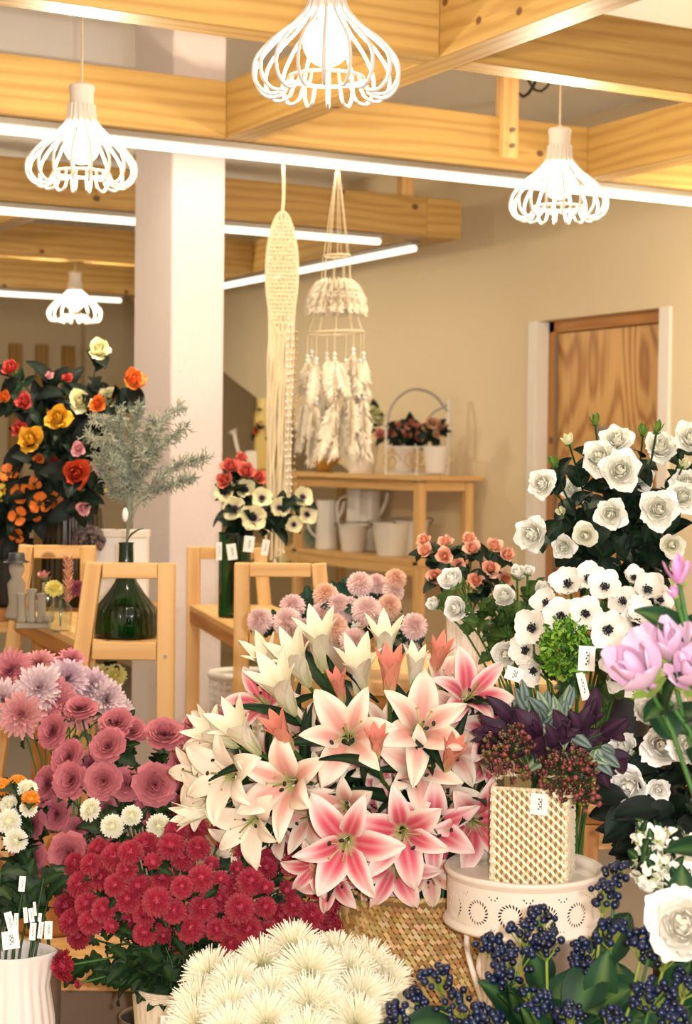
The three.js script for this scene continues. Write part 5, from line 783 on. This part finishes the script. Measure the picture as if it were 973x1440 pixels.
// ---------------------------------------------------------------- grey asparagus foliage in the green vase
{
  seed = 171; const cols = ['#b0b29a', '#9ea290', '#c2c2aa', '#8b9484'].map(hex), foot = greenVase.foot, m = greenVase.mouth.clone().sub(foot);
  for (const pts of [[[185, 700], [200, 650], [225, 600], [255, 570]], [[180, 690], [175, 640], [160, 600], [130, 590]], [[190, 720], [215, 680], [250, 655], [292, 645]], [[178, 700], [165, 660], [150, 635], [120, 610]], [[183, 690], [185, 640], [190, 600], [195, 570]], [[182, 700], [172, 655], [168, 610], [170, 575]], [[186, 705], [205, 660], [225, 630], [262, 600]], [[180, 705], [160, 690], [145, 660], [135, 640]], [[184, 700], [195, 660], [205, 620], [215, 590]], [[188, 715], [220, 690], [245, 680], [270, 672]], [[181, 700], [178, 670], [160, 640], [150, 610]], [[186, 700], [190, 670], [200, 640], [220, 612]]]) {
    const o = thing('grey_fern_stem', 'feathery grey green fern stem in the green glass vase', 'foliage', foot, 'grey fern stems in the green vase'), P2 = pts.map(([x, y], k) => at(x, y, 3.66 + rr(-0.06, 0.06) * k * 0.6).sub(foot)), curve = new THREE.CatmullRomCurve3([V(0, 0, 0), m, ...P2]), gs = [];
    mesh('stem', new THREE.TubeGeometry(curve, 24, 0.0016, 5), std('#8b9480', 0.8), o);
    for (let k = 0; k < 230; k++) { const t = rr(0.45, 1), p = curve.getPoint(t), tg = curve.getTangent(t), d = randDir(tg.multiplyScalar(0.6), 1), L = rr(0.008, 0.022), c = cols[Math.floor(rnd() * 4)]; const q = p.clone().addScaledVector(d, L); gs.push(paint(rod(p, q, 0.0013, 3, 0.0007), () => c)); for (let j = 0; j < 3; j++) { const e = p.clone().lerp(q, 0.4 + j * 0.25); gs.push(paint(rod(e, e.clone().addScaledVector(randDir(d, 0.8), 0.009), 0.0012, 3, 0.0006), () => c)); } }
    mesh('needle_mass', merge(gs), M.leaf, o).userData.kind = 'stuff';
  }
  const o = thing('waxy_leaf_sprig', 'single green leaf and white bud at the green vase neck', 'foliage', foot), a = at(196, 742, 3.6).sub(foot);
  mesh('stem', tube([V(0, 0, 0), m, at(182, 755, 3.62).sub(foot)], 0.0016, 8, 5), M.stem, o); const l = mesh('leaf', LF.oval[0], M.leaf, o); orient(l, at(181, 758, 3.62).sub(foot), RIGHT.clone().addScaledVector(UP, 0.9), toCam(a)); l.scale.setScalar(0.6); mesh('bud', new THREE.SphereGeometry(0.007, 8, 8).scale(1, 2.2, 1).translate(...at(176, 724, 3.6).sub(foot).toArray()), M.white, o);
}
// ---------------------------------------------------------------- pale anemones and coral roses beside the column
{
  const pa = [1, 2].map(s => anemone({ R: 0.038, white: '#e3dcae', base: '#b98aa6', edge: '#e6e0b4', heart: '#1a1226', sd: 70 + s, apart: false })), cr = [rose({ R: 0.03, n: 12, heart: '#c23a36', skirt: '#e07a66', sd: 74, apart: false, open: 0.9 })];
  bunch({ d: 4.36, centre: [360, 740], spread: 0.5, face: 1, up: 0.1, vase: anemVase, protos: { a: pa, r: cr }, names: { a: 'pale_anemone', r: 'coral_rose' }, labels: { a: 'pale cream pink anemone with dark centre beside the column', r: 'coral red rose above the pale anemones beside the column' }, groups: { a: 'pale anemones', r: 'coral roses beside the column' }, leaves: lv('rose'), nLeaf: 9, leafT: [0.2, 0.95], leafSize: [1.0, 1.7], stemMat: M.stemDark, seed: 34 }, [
    [331, 716, 0.95, 0, -0.1, 0, 'a'], [357, 729, 1.0, -0.03, 0, 0, 'a'], [318, 694, 0.9, 0.03, -0.2, 0.3, 'a'], [345, 690, 0.85, 0.03, 0, 0.3, 'a'], [368, 702, 0.85, 0.02, 0.1, 0.2, 'a'], [424, 700, 0.8, 0.05, 0.3, 0.1, 'a'], [430, 724, 0.8, 0.05, 0.3, 0, 'a'], [392, 715, 0.8, 0.05, 0.1, 0.1, 'a'], [412, 738, 0.7, 0.05, 0.1, 0, 'a'],
    [325, 660, 1, 0.04, 0, 0.3, 'r'], [346, 666, 1, 0.02, 0.1, 0.2, 'r'], [317, 678, 0.9, 0.02, -0.2, 0, 'r'], [363, 673, 0.8, 0.04, 0.3, 0.1, 'r'], [340, 648, 0.75, 0.08, 0, 0.4, 'r']]);
  for (const [x, y, w, h, t] of [[308, 775, 0.014, 0.045, 0], [326, 776, 0.024, 0.04, -0.15], [350, 765, 0.026, 0.04, 0.1], [373, 770, 0.018, 0.04, 0.15]]) card(x, y, 4.28, w, h, t, 'white price tag among the stems of the pale anemones', 'tags on the pale anemones');
}

// ---------------------------------------------------------------- macrame hanging below the long light strip
{
  seed = 191; const z = -4.66, top = onZ(398, 226, z), c = onZ(398, 384, z), a = 0.047, b = onZ(398, 298, z).y - c.y, o = thing('macrame_hanging', 'long narrow oval macrame hanging with knotted fringe beside the column', 'wall hanging', top.clone().setY(BB - 0.03), undefined, -YAW), L = (x, y, zz = 0) => V(x, y - (BB - 0.03), zz), cy = c.y;
  mesh('rope', tube([L(0, BB - 0.03), L(0.003, cy + b * 1.3), L(0, cy + b)], 0.0055, 12, 6), M.cord, o);
  const ring = []; for (let k = 0; k < 40; k++) { const t = k / 40 * 6.2832; ring.push(L(Math.sin(t) * a * (1 - 0.12 * Math.cos(t) ** 2 * Math.abs(Math.cos(t))), cy + Math.cos(t) * b)); } mesh('hoop', tube(ring, 0.0055, 80, 6, true), M.cord, o);
  const gs = [], fr = [];
  for (let k = 0; k < 15; k++) { const x = -a + (k + 0.5) / 15 * 2 * a, yy = b * Math.sqrt(1 - (x / a) ** 2); const pts = []; for (let j = 0; j <= 24; j++) pts.push(L(x + 0.0022 * Math.sin(j * 1.57 + k * 3.14), cy + yy * (1 - j / 12), 0.002 * Math.cos(j * 1.57 + k))); gs.push(tube(pts, 0.0040, 48, 5)); }
  for (let r = 0; r < 26; r++) for (let k = 0; k < 12; k++) { const x = -a + (k + 0.5 + (r % 2) * 0.5) / 12.5 * 2 * a, y = cy + b - 0.03 - r * (2 * b - 0.05) / 26; if (Math.abs(x) < a * Math.sqrt(Math.max(0, 1 - ((y - cy) / b) ** 2)) * 0.95 && rnd() < 0.92) gs.push(new THREE.SphereGeometry(0.0052, 6, 5).scale(1.1, 0.9, 1).translate(x, y - (BB - 0.03), 0.002)); }
  mesh('knotted_panel', merge(gs), M.cord, o).userData.kind = 'stuff';
  const bot = onZ(398, 795, z).y; for (let k = 0; k < 22; k++) { const t = (k + 0.5) / 22 * 2 - 1, x0 = t * a * 0.85, y0 = cy - b * Math.sqrt(1 - t * t * 0.72), x1 = x0 * 0.75 + rr(-0.012, 0.008) - 0.006, y1 = bot + rr(0, 0.16) + Math.abs(t) * 0.05, pts = []; const n = 9; for (let j = 0; j <= n; j++) pts.push(L(lerp(x0, x1, j / n) + rr(-0.003, 0.003), lerp(y0, y1, j / n), rr(-0.006, 0.006))); fr.push(tube(pts, 0.0036, 30, 5)); fr.push(new THREE.SphereGeometry(0.006, 6, 5).translate(x1, y1 - (BB - 0.03), 0)); }
  mesh('fringe', merge(fr), M.cord, o).userData.kind = 'stuff';
  for (let s = 0; s < 3; s++) for (let k = 0; k < 26; k++) mesh('bead', new THREE.SphereGeometry(0.0042, 8, 6), s === 2 ? M.cordDark : M.bead, o).position.copy(L(0.02 + s * 0.013 + 0.003 * Math.sin(k * 0.9), cy - b * 0.75 - k * 0.021 - s * 0.02, 0.008));
}
// ---------------------------------------------------------------- feather mobile
{
  seed = 211; const z = -4.66, top = onZ(475, 213, z), Y0 = BB - 0.03, o = thing('feather_mobile', 'white feather mobile with two hoops and beads hanging from the light strip', 'wall hanging', V(top.x, Y0, z), undefined, -YAW), d = 5.25, mpp = d / 2400, y = py => onZ(475, py, z).y - Y0;
  const ringAt = (name, cy, r, t, cx = 0) => mesh(name, new THREE.TorusGeometry(r, t, 6, 40).rotateX(Math.PI / 2).rotateZ(0.05).translate(cx, cy, 0), M.cord, o);
  const strings = (y0, r0, y1, r1, n) => { const gs = []; for (let k = 0; k < n; k++) { const a = k / n * 6.2832 + 0.3; gs.push(rod(V(Math.cos(a) * r0, y0, Math.sin(a) * r0), V(Math.cos(a) * r1, y1, Math.sin(a) * r1), 0.0011, 4)); } return merge(gs); };
  const yA = y(360), yB = y(468); mesh('cord', rod(V(0, 0, 0), V(0, y(228), 0), 0.003), M.cord, o);
  mesh('string', strings(y(228), 0.002, yA, 0.040, 7), M.cord, o); ringAt('hoop', yA, 0.042, 0.003); mesh('string', strings(yA, 0.042, y(395), 0.046, 9), M.cord, o); ringAt('hoop', yB, 0.088, 0.003); mesh('string', strings(y(420), 0.05, yB, 0.088, 10), M.cord, o);
  const featherGeo = s => { seed = 220 + s; const gs = [rod(V(0, 0, 0), V(0, -1, 0.04), 0.006, 4, 0.003)]; for (let k = 0; k < 170; k++) { const t = rr(0.04, 1), side = k % 2 ? 1 : -1, w = 0.20 * Math.pow(Math.sin(Math.PI * clamp(t * 0.9 + 0.08)), 0.6), p = V(0, -t, 0.04 * t * t); const g = new THREE.BufferGeometry(), e = V(side * w * rr(0.6, 1), -t - rr(0.08, 0.2), rr(-0.12, 0.12)); g.setAttribute('position', new THREE.Float32BufferAttribute([p.x, p.y + 0.05, p.z, p.x, p.y - 0.05, p.z, e.x, e.y, e.z], 3)); g.setAttribute('uv', new THREE.Float32BufferAttribute([0, 0, 1, 0, 1, 1], 2)); g.computeVertexNormals(); gs.push(g); } return merge(gs); };
  const fg = [1, 2, 3].map(featherGeo); seed = 230; const bd = new THREE.SphereGeometry(0.0062, 8, 6);
  const hang = (x, yy, zz, len, sp) => { const f = mesh('feather', fg[Math.floor(rnd() * 3)], M.feather, o); f.position.set(x, yy, zz); f.scale.set(len * sp, len, len * sp); f.rotation.set(rr(-0.25, 0.25), rr(0, 6.28), rr(-0.3, 0.3)); };
  for (let k = 0; k < 22; k++) { const a = k / 22 * 6.2832; hang(Math.cos(a) * 0.045, y(392), Math.sin(a) * 0.045, 0.11, 1.2); const f = o.children[o.children.length - 1]; f.rotation.order = 'YXZ'; f.rotation.set(rr(-0.1, 0.1), -a, 0.38); }
  for (let k = 0; k < 9; k++) {
    const a = k / 9 * 6.2832 + 0.2, x = Math.cos(a) * 0.088, zz = Math.sin(a) * 0.088, dy = 0.015 * Math.sin(a * 2);
    mesh('string', rod(V(x, yB, zz), V(x, y(560), zz), 0.0012, 4), M.cord, o);
    for (const q of [500, 506]) mesh('bead', bd, M.bead, o).position.set(x, y(q) + dy, zz); for (let j = 0; j < 3; j++) hang(x + rr(-0.008, 0.008), y(507) + dy, zz, 0.12, 1.0);
    for (const q of [556, 562]) mesh('bead', bd, M.bead, o).position.set(x + 0.004, y(q) + dy, zz); for (let j = 0; j < 3; j++) hang(x + rr(-0.008, 0.008), y(563) + dy, zz, rr(0.15, 0.19), 0.75);
  }
}
// ---------------------------------------------------------------- things on the wall rack
{
  const rk = (px, y, x = 4.15) => { const p = onX(px, 700, x); p.y = y; return p; };
  const wire = M.metal, bucket = (name, label, p, r, h, mat = M.enamel, handle = true) => { const o = thing(name, label, 'bucket', p, undefined, -YAW); mesh('body', lathe(shell([[r * 0.72, 0], [r * 0.74, 0.004], [r, h - 0.004], [r * 1.05, h]], 0.003), 32), mat, o); if (handle) mesh('wire_handle', tube([V(-r, h * 0.9, 0), V(-r * 1.25, h * 1.05, r * 0.5), V(0, h * 1.12, r * 1.3), V(r * 1.25, h * 1.05, r * 0.5), V(r, h * 0.9, 0)], 0.004, 20, 5), wire, o); return o; };
  // lower shelf
  bucket('enamel_bucket', 'low white enamel bucket with wire handle behind the first canister', rk(497, RS, 4.12), 0.075, 0.135); bucket('enamel_bucket', 'wide white enamel bucket with wire handles beside the rack leg', rk(552, RS, 4.12), 0.095, 0.16); bucket('enamel_bucket', 'white enamel bucket stacked close to the wall behind the wide one', rk(580, RS, 4.22), 0.08, 0.17);
  const can = (px, label, h, x = 4.1) => { const o = thing('enamel_canister', label, 'jug', rk(px, RS, x), undefined, -YAW), r = 0.055; mesh('body', lathe(shell([[r, 0], [r * 1.04, 0.006], [r * 0.92, h * 0.85], [r * 1.02, h]], 0.003), 32), M.enamel, o); mesh('spout', tube([V(r * 0.9, h * 0.6, 0), V(r * 1.4, h * 0.8, 0), V(r * 1.6, h * 0.98, 0)], 0.011, 8, 8), M.enamel, o); mesh('handle', tube([V(-r * 0.9, h * 0.9, 0), V(-r * 1.7, h * 0.8, 0), V(-r * 1.6, h * 0.4, 0), V(-r, h * 0.25, 0)], 0.006, 12, 6), M.enamel, o); };
  can(460, 'white enamel jug with a flat rim at the end of the canister row', 0.25); can(502, 'tallest white enamel jug standing behind the low bucket', 0.31, 4.2); can(520, 'white enamel jug squeezed against the tallest jug', 0.30, 4.24);
  // top shelf
  bucket('zinc_bucket', 'pale zinc bucket of cream flowers beside the wire planter', rk(508, RT, 4.12), 0.085, 0.155, M.doorTrim, false);
  const by = onX(508, 600, 4.12);
  { // wire planter with arched handle
    const p = rk(585, RT, 4.15), o = thing('wire_planter', 'arched wire planter frame holding two white pots on the rack', 'planter', p, undefined, -YAW), w = 0.145, dp = 0.075, hh = 0.13, gs = [];
    for (const yy of [0.006, hh]) for (const [x0, z0, x1, z1] of [[-w, -dp, w, -dp], [-w, dp, w, dp], [-w, -dp, -w, dp], [w, -dp, w, dp]]) gs.push(rod(V(x0, yy, z0), V(x1, yy, z1), 0.004));
    for (const x of [-w, 0, w]) for (const zz of [-dp, dp]) gs.push(rod(V(x, 0, zz), V(x, hh, zz), 0.004)); mesh('frame', merge(gs), M.doorTrim, o);
    mesh('post', rod(V(w, hh, 0), V(w, 0.36, 0), 0.006), M.doorTrim, o); mesh('post', rod(V(-w, hh, 0), V(-w, 0.26, 0), 0.005), M.doorTrim, o);
    mesh('arch', tube([V(-w, 0.22, 0), V(-w * 0.8, 0.33, 0), V(-w * 0.2, 0.40, 0), V(w * 0.5, 0.38, 0), V(w, 0.30, 0)], 0.007, 20, 6), M.metal, o); mesh('arch', tube([V(w * 0.2, 0.22, 0), V(w * 0.5, 0.29, 0), V(w, 0.33, 0)], 0.006, 12, 6), M.metal, o);
    for (const x of [-w / 2, w / 2]) for (let k = 0; k < 2; k++) { const s = []; for (let j = 0; j < 26; j++) { const t = j / 26 * 11; s.push(V(x + (k ? 1 : -1) * 0.05 + Math.cos(t) * (0.045 - j * 0.0015), hh / 2 + Math.sin(t) * (0.045 - j * 0.0015), dp)); } mesh('scroll', tube(s, 0.003, 50, 5), M.gold, o); }
  }
  const wpA = rk(568, RT + 0.01, 4.15), wpB = rk(612, RT + 0.01, 4.15); bucket('white_pot', 'white pot in the wire planter with orange pink flowers', wpA, 0.065, 0.12, M.ribWhite, false); bucket('white_pot', 'white pot at the post end of the wire planter', wpB, 0.06, 0.125, M.ribWhite, false);
  const fl = (h, s, k, R = 0.035) => rose({ R, n: 9, heart: h, skirt: s, sd: 300 + k, apart: false, open: 1.3, ruf: 0.06 });
  const put2 = (cfg, p, h, list) => bunch({ spread: 0.5, face: 0.7, up: 0.3, nLeaf: 7, leafT: [0.4, 0.98], leafSize: [1.2, 2.0], leaves: lv('rose'), stemMat: M.stemDark, vase: vase(p, h, 0.05), ...cfg }, list);
  const dOf = p => p.clone().sub(camera.position).dot(ray(486.5, 720));
  put2({ d: dOf(wpA) - 0.05, centre: [570, 615], bloom: fl('#c46a50', '#d99080', 1), name: 'salmon_flower', label: 'salmon pink flower in the wire planter on the rack', group: 'salmon flowers in the wire planter', seed: 41 }, wpA, 0.12, [[576, 597, 1], [590, 604, 1], [572, 612, 0.9], [588, 616, 0.8], [550, 610, 0.8], [535, 612, 0.9], [598, 612, 0.8], [560, 598, 0.6]]);
  put2({ d: dOf(wpB) - 0.05, centre: [610, 615], bloom: fl('#c98a62', '#d6a884', 2), name: 'tan_flower', label: 'tan orange flower in the end pot of the wire planter', group: 'tan flowers in the wire planter', seed: 42 }, wpB, 0.12, [[608, 596, 1], [618, 600, 1], [602, 604, 0.8], [614, 612, 0.7]]);
  const zb = rk(508, RT, 4.12); put2({ d: dOf(zb) - 0.03, centre: [505, 610], bloom: fl('#d9d490', '#e9e4b4', 3, 0.042), name: 'cream_flower', label: 'pale cream yellow flower in the zinc bucket on the rack', group: 'cream flowers in the zinc bucket', seed: 43 }, zb, 0.15, [[527, 582, 1.1], [515, 590, 1], [497, 602, 1], [484, 598, 1], [533, 592, 0.8], [505, 585, 0.8], [478, 610, 0.8]]);
  // gilt bowl, yellow jar and watering can further along the rack
  { const p = rk(455, RT, 4.1), o = thing('gilt_bowl', 'small gilt leaf bowl on the rack under the feather mobile', 'bowl', p); mesh('body', flute(lathe(shell([[0.05, 0], [0.03, 0.02], [0.07, 0.06], [0.085, 0.085]], 0.003), 72), 9, 0.12, 0.03), M.gold, o); }
  { const p = rk(372, RT, 4.16), o = thing('yellow_jar', 'tall pale yellow jar at the far end of the rack', 'jar', p); mesh('body', lathe(shell([[0.05, 0], [0.06, 0.02], [0.06, 0.3], [0.045, 0.36], [0.05, 0.4]], 0.004), 32), std('#dcc274', 0.4), o);
    put2({ d: dOf(p) - 0.04, centre: [370, 610], bloom: fl('#b03a1e', '#c24a26', 4), name: 'rust_flower', label: 'rust red flower above the tall yellow jar', group: 'rust flowers in the yellow jar', seed: 44 }, p, 0.4, [[368, 597, 1], [362, 606, 0.8], [378, 610, 0.8]]); }
  { const p = rk(358, RT, 4.12), o = thing('watering_can', 'cream metal watering can with long spout at the rack end', 'watering can', p, undefined, -YAW); mesh('body', lathe(shell([[0.06, 0], [0.065, 0.01], [0.06, 0.1], [0.05, 0.11]], 0.003), 28), M.enamel, o); mesh('spout', tube([V(-0.05, 0.04, 0), V(-0.09, 0.10, 0), V(-0.115, 0.2, 0)], 0.011, 12, 8), M.enamel, o); mesh('rose_head', new THREE.CylinderGeometry(0.03, 0.012, 0.03, 16).rotateZ(0.5).translate(-0.12, 0.21, 0), M.enamel, o); mesh('handle', tube([V(0.05, 0.02, 0), V(0.1, 0.05, 0), V(0.09, 0.12, 0), V(0.04, 0.11, 0)], 0.006, 12, 6), M.enamel, o); }
  { const p = rk(420, RS, 4.1); const o = thing('glass_tumbler', 'clear tumbler of pale yellow hydrangea on the lower rack shelf', 'vase', p); mesh('body', lathe(shell([[0.04, 0], [0.045, 0.12]], 0.003), 28), M.clearGlass, o);
    const hy = (a, b, s) => single([['corolla', daisyDome({ n: 160, L: 0.05, W: 0.022, aIn: 0.05, aOut: 2.2, rDome: 0.03, hDome: 0.03, colIn: a, colOut: b, prof: P.fan, sd: 320 + s, nu: 2, nv: 2 }), M.petal]]);
    put2({ d: dOf(p) - 0.05, centre: [420, 780], protos: { y: [hy('#e2d88e', '#ebe4ac', 1)], g: [hy('#a9b8a0', '#c3ccb4', 2)] }, names: { y: 'yellow_hydrangea', g: 'grey_hydrangea' }, labels: { y: 'pale yellow hydrangea head behind the macrame fringe', g: 'dusty grey green hydrangea head behind the macrame fringe' }, groups: { y: 'yellow hydrangeas', g: 'grey hydrangeas' }, nLeaf: 2, seed: 45 }, p, 0.12, [[428, 782, 1.2, 0, 0, 0, 'y'], [412, 788, 1.0, 0, 0, 0, 'y'], [440, 755, 1.0, 0, 0, 0, 'g'], [430, 762, 0.8, 0.05, 0, 0, 'g']]); }
}
// ---------------------------------------------------------------- small things on the ladder shelf
{
  const sh = (px, d) => put(px, d, SH1);
  { const p = sh(86, 3.78), o = thing('glass_jar', 'small clear glass jar with a peach flower spike on the ladder shelf', 'jar', p); mesh('body', lathe(shell([[0.024, 0], [0.026, 0.004], [0.026, 0.052], [0.018, 0.062], [0.018, 0.075], [0.02, 0.078]], 0.002), 28), M.clearGlass, o);
    const j = vase(p, 0.075, 0.01); seed = 251;
    const sp = daisyDome({ n: 1, L: 0.001, W: 0.001, aIn: 0, aOut: 0, rDome: 0, hDome: 0, colIn: '#d99a78', colOut: '#d99a78' }), gs = [sp]; for (let k = 0; k < 90; k++) gs.push(sheet({ L: 0.016, W: 0.007, a0: 0.7, a1: 0.9, prof: P.ovate, nu: 3, nv: 2, r0: 0.003, col: flat(['#dba183', '#cf8f6e', '#e3b196'][k % 3]) }).rotateY(k * 2.4).translate(0, -k * 0.0011, 0));
    flower({ name: 'peach_flower_spike', label: 'tall peach coloured flower spike in the small glass jar', head: at(96, 785, 3.76), dir: UP, bloom: single([['corolla', merge(gs), M.petal]]), foot: j.foot, mouth: j.mouth, nLeaf: 2, leaves: lv('lily'), leafSize: [0.3, 0.4], leafT: [0.1, 0.3] });
    const ball = (a, b, s) => single([['corolla', daisyDome({ n: 90, L: 0.013, W: 0.006, aIn: 0.05, aOut: 2, rDome: 0.010, hDome: 0.009, colIn: a, colOut: b, sd: 330 + s }), M.petal]]);
    flower({ name: 'yellow_ball_flower', label: 'yellow ball shaped flower beside the peach flower spike', head: at(76, 828, 3.76), dir: toCam(at(76, 828, 3.7)).add(UP), bloom: ball('#d9c95a', '#e0d27a', 1), foot: j.foot, mouth: j.mouth, nLeaf: 0 }); flower({ name: 'purple_ball_flower', label: 'dark purple pink flower behind the ladder shelf leg', head: at(108, 828, 3.78), dir: toCam(at(108, 828, 3.7)).add(UP), bloom: ball('#7a2a44', '#9a4a5c', 2), foot: j.foot, mouth: j.mouth, nLeaf: 0 }); }
  const stone = plaster('#a59c8c');
  { const p = sh(48, 3.85), o = thing('stone_ornament', 'grey stone ornament of three little columns on the ladder shelf', 'ornament', p, undefined, -YAW); mesh('base', box(0.075, 0.012, 0.04).translate(0, 0.006, 0), stone, o); [-0.026, -0.004, 0.018].forEach((x, k) => mesh('little_column', flute(lathe([[0.0005, 0.012], [0.011, 0.012], [0.012, 0.02], [0.009, 0.028], [0.009, 0.07 + 0.01 * (k === 1)], [0.012, 0.078 + 0.01 * (k === 1)], [0.0005, 0.08 + 0.01 * (k === 1)]], 48), 8, 0.06).translate(x, 0, 0), stone, o)); mesh('shell', new THREE.SphereGeometry(0.014, 12, 8).scale(1, 0.8, 0.7).translate(0.036, 0.024, 0.01), stone, o); }
  { const p = sh(24, 4.05), o = thing('stone_figurine', 'grey stone figurine with dark hat behind the little columns', 'ornament', p, undefined, -YAW); mesh('body', lathe([[0.0005, 0], [0.026, 0], [0.028, 0.01], [0.018, 0.04], [0.022, 0.085], [0.012, 0.1], [0.018, 0.115], [0.018, 0.13], [0.0005, 0.142]], 24), stone, o); mesh('hat', lathe([[0.032, 0.136], [0.020, 0.142], [0.018, 0.158], [0.0005, 0.16]], 20), M.black, o); }
  { const p = sh(62, 4.02), o = thing('pink_figurine', 'small pink and white flower figurine behind the glass jar', 'ornament', p); mesh('stand', lathe([[0.0005, 0], [0.02, 0], [0.006, 0.012], [0.005, 0.09], [0.0005, 0.092]], 16), M.metal, o); const b = rose({ R: 0.02, n: 8, heart: '#b84a5c', skirt: '#dba0a0', sd: 340, apart: false }); b.position.y = 0.1; o.add(b); }
  { const p = sh(68, 3.98), o = thing('glass_bottle', 'slim clear bottle between the glass jar and the stone ornament', 'bottle', p); mesh('body', lathe(shell([[0.014, 0], [0.016, 0.004], [0.016, 0.07], [0.007, 0.085], [0.007, 0.105], [0.009, 0.108]], 0.002), 24), M.clearGlass, o); }
  const cp = (px) => put(px, 4.58, 1.10);
  for (const [px, w, h, lab] of [[148, 0.07, 0.19, 'narrow white carton behind the green glass vase'], [186, 0.085, 0.19, 'wide white carton beside the column behind the green vase']]) { const p = put(px, 4.5, 1.10), o = thing('white_carton', lab, 'box', p, undefined, -YAW); mesh('body', box(w, h, 0.06).translate(0, h / 2, 0), M.white, o); mesh('lid', box(w + 0.006, 0.02, 0.066).translate(0, h + 0.005, 0), M.doorTrim, o); }
  { const p = put(125, 4.42, 1.10), o = thing('dried_posy', 'dull purple dried flower posy behind the ladder shelf top', 'flower', p); seed = 260; const g = [paint(rod(V(0, 0, 0), V(0, 0.16, 0), 0.004), () => hex('#5a4a38'))]; for (let k = 0; k < 260; k++) { const n = randDir(V(0, 0.3, 0), 1); g.push(paint(new THREE.IcosahedronGeometry(0.006, 0).translate(n.x * 0.04, 0.18 + n.y * 0.035, n.z * 0.04), () => hex(['#6d5a58', '#80706a', '#55464a'][k % 3]))); } mesh('dry_head', merge(g), M.plain, o).userData.kind = 'stuff'; }
  { const p = put(345, 5.05, 0.002); const o = thing('wicker_basket', 'tall white wicker hamper standing next to the column', 'basket', p), gs = []; const hb = at(340, 950, 5.05).y; for (let i = 0; i < 40; i++) gs.push(new THREE.TorusGeometry(0.08 + 0.015 * i / 40, 0.008, 5, 32).rotateX(Math.PI / 2).translate(0, (i + 0.5) * hb / 40, 0)); for (let k = 0; k < 24; k++) { const a = k / 24 * 6.2832; gs.push(rod(V(Math.cos(a) * 0.083, 0, Math.sin(a) * 0.083), V(Math.cos(a) * 0.098, hb, Math.sin(a) * 0.098), 0.005)); } mesh('wicker', merge(gs), M.white, o).userData.kind = 'stuff'; mesh('rim', new THREE.TorusGeometry(0.097, 0.012, 6, 40).rotateX(Math.PI / 2).translate(0, hb, 0), M.white, o); }
}
// ---------------------------------------------------------------- tagged stems in the white jug, loose tags
{
  seed = 271; const f = jugVase.foot, m = jugVase.mouth.clone().sub(f);
  for (let k = 0; k < 15; k++) { const x = rr(0, 72), y = rr(1225, 1265), p = at(x, y, 2.55 + rr(-0.02, 0.05)), o = thing('jug_twig', 'bare dark stem standing in the white jug', 'twig', f, 'dark stems in the white jug'), mm = m.clone().addScaledVector(RIGHT, (x - 36) / 36 * 0.035); mesh('stem', tube([V(rr(-0.01, 0.01), 0, rr(-0.01, 0.01)), mm, p.sub(f)], 0.002, 8, 5), M.stemDark, o); for (let j = 0; j < 2; j++) { const l = mesh('leaf', LF.mum[j], M.leaf, o); orient(l, mm.clone().lerp(p, rr(0.7, 1)), randDir(UP.clone().multiplyScalar(0.2), 1), toCam(at(x, y, 2.5)).add(UP)); } }
  for (const [x, y, w, h, t] of [[15, 1322, 0.024, 0.026, -0.1], [14, 1297, 0.011, 0.03, -0.25], [31, 1243, 0.009, 0.022, 0.1], [23, 1296, 0.006, 0.024, 0], [36, 1287, 0.006, 0.022, -0.1], [44, 1287, 0.007, 0.02, -0.15], [46, 1310, 0.009, 0.025, 0.08], [57, 1308, 0.007, 0.024, 0.12], [68, 1308, 0.011, 0.026, 0.02], [49, 1278, 0.004, 0.02, -0.1], [56, 1290, 0.005, 0.012, 0.1]]) card(x, y, 2.44, w, h, t, 'white tag on the dark stems of the jug', 'tags in the white jug');
  card(237, 1440, 2.3, 0.022, 0.022, 0.05, 'white paper tag in front of the pale woven pot');
}

renderer.render(scene, camera);
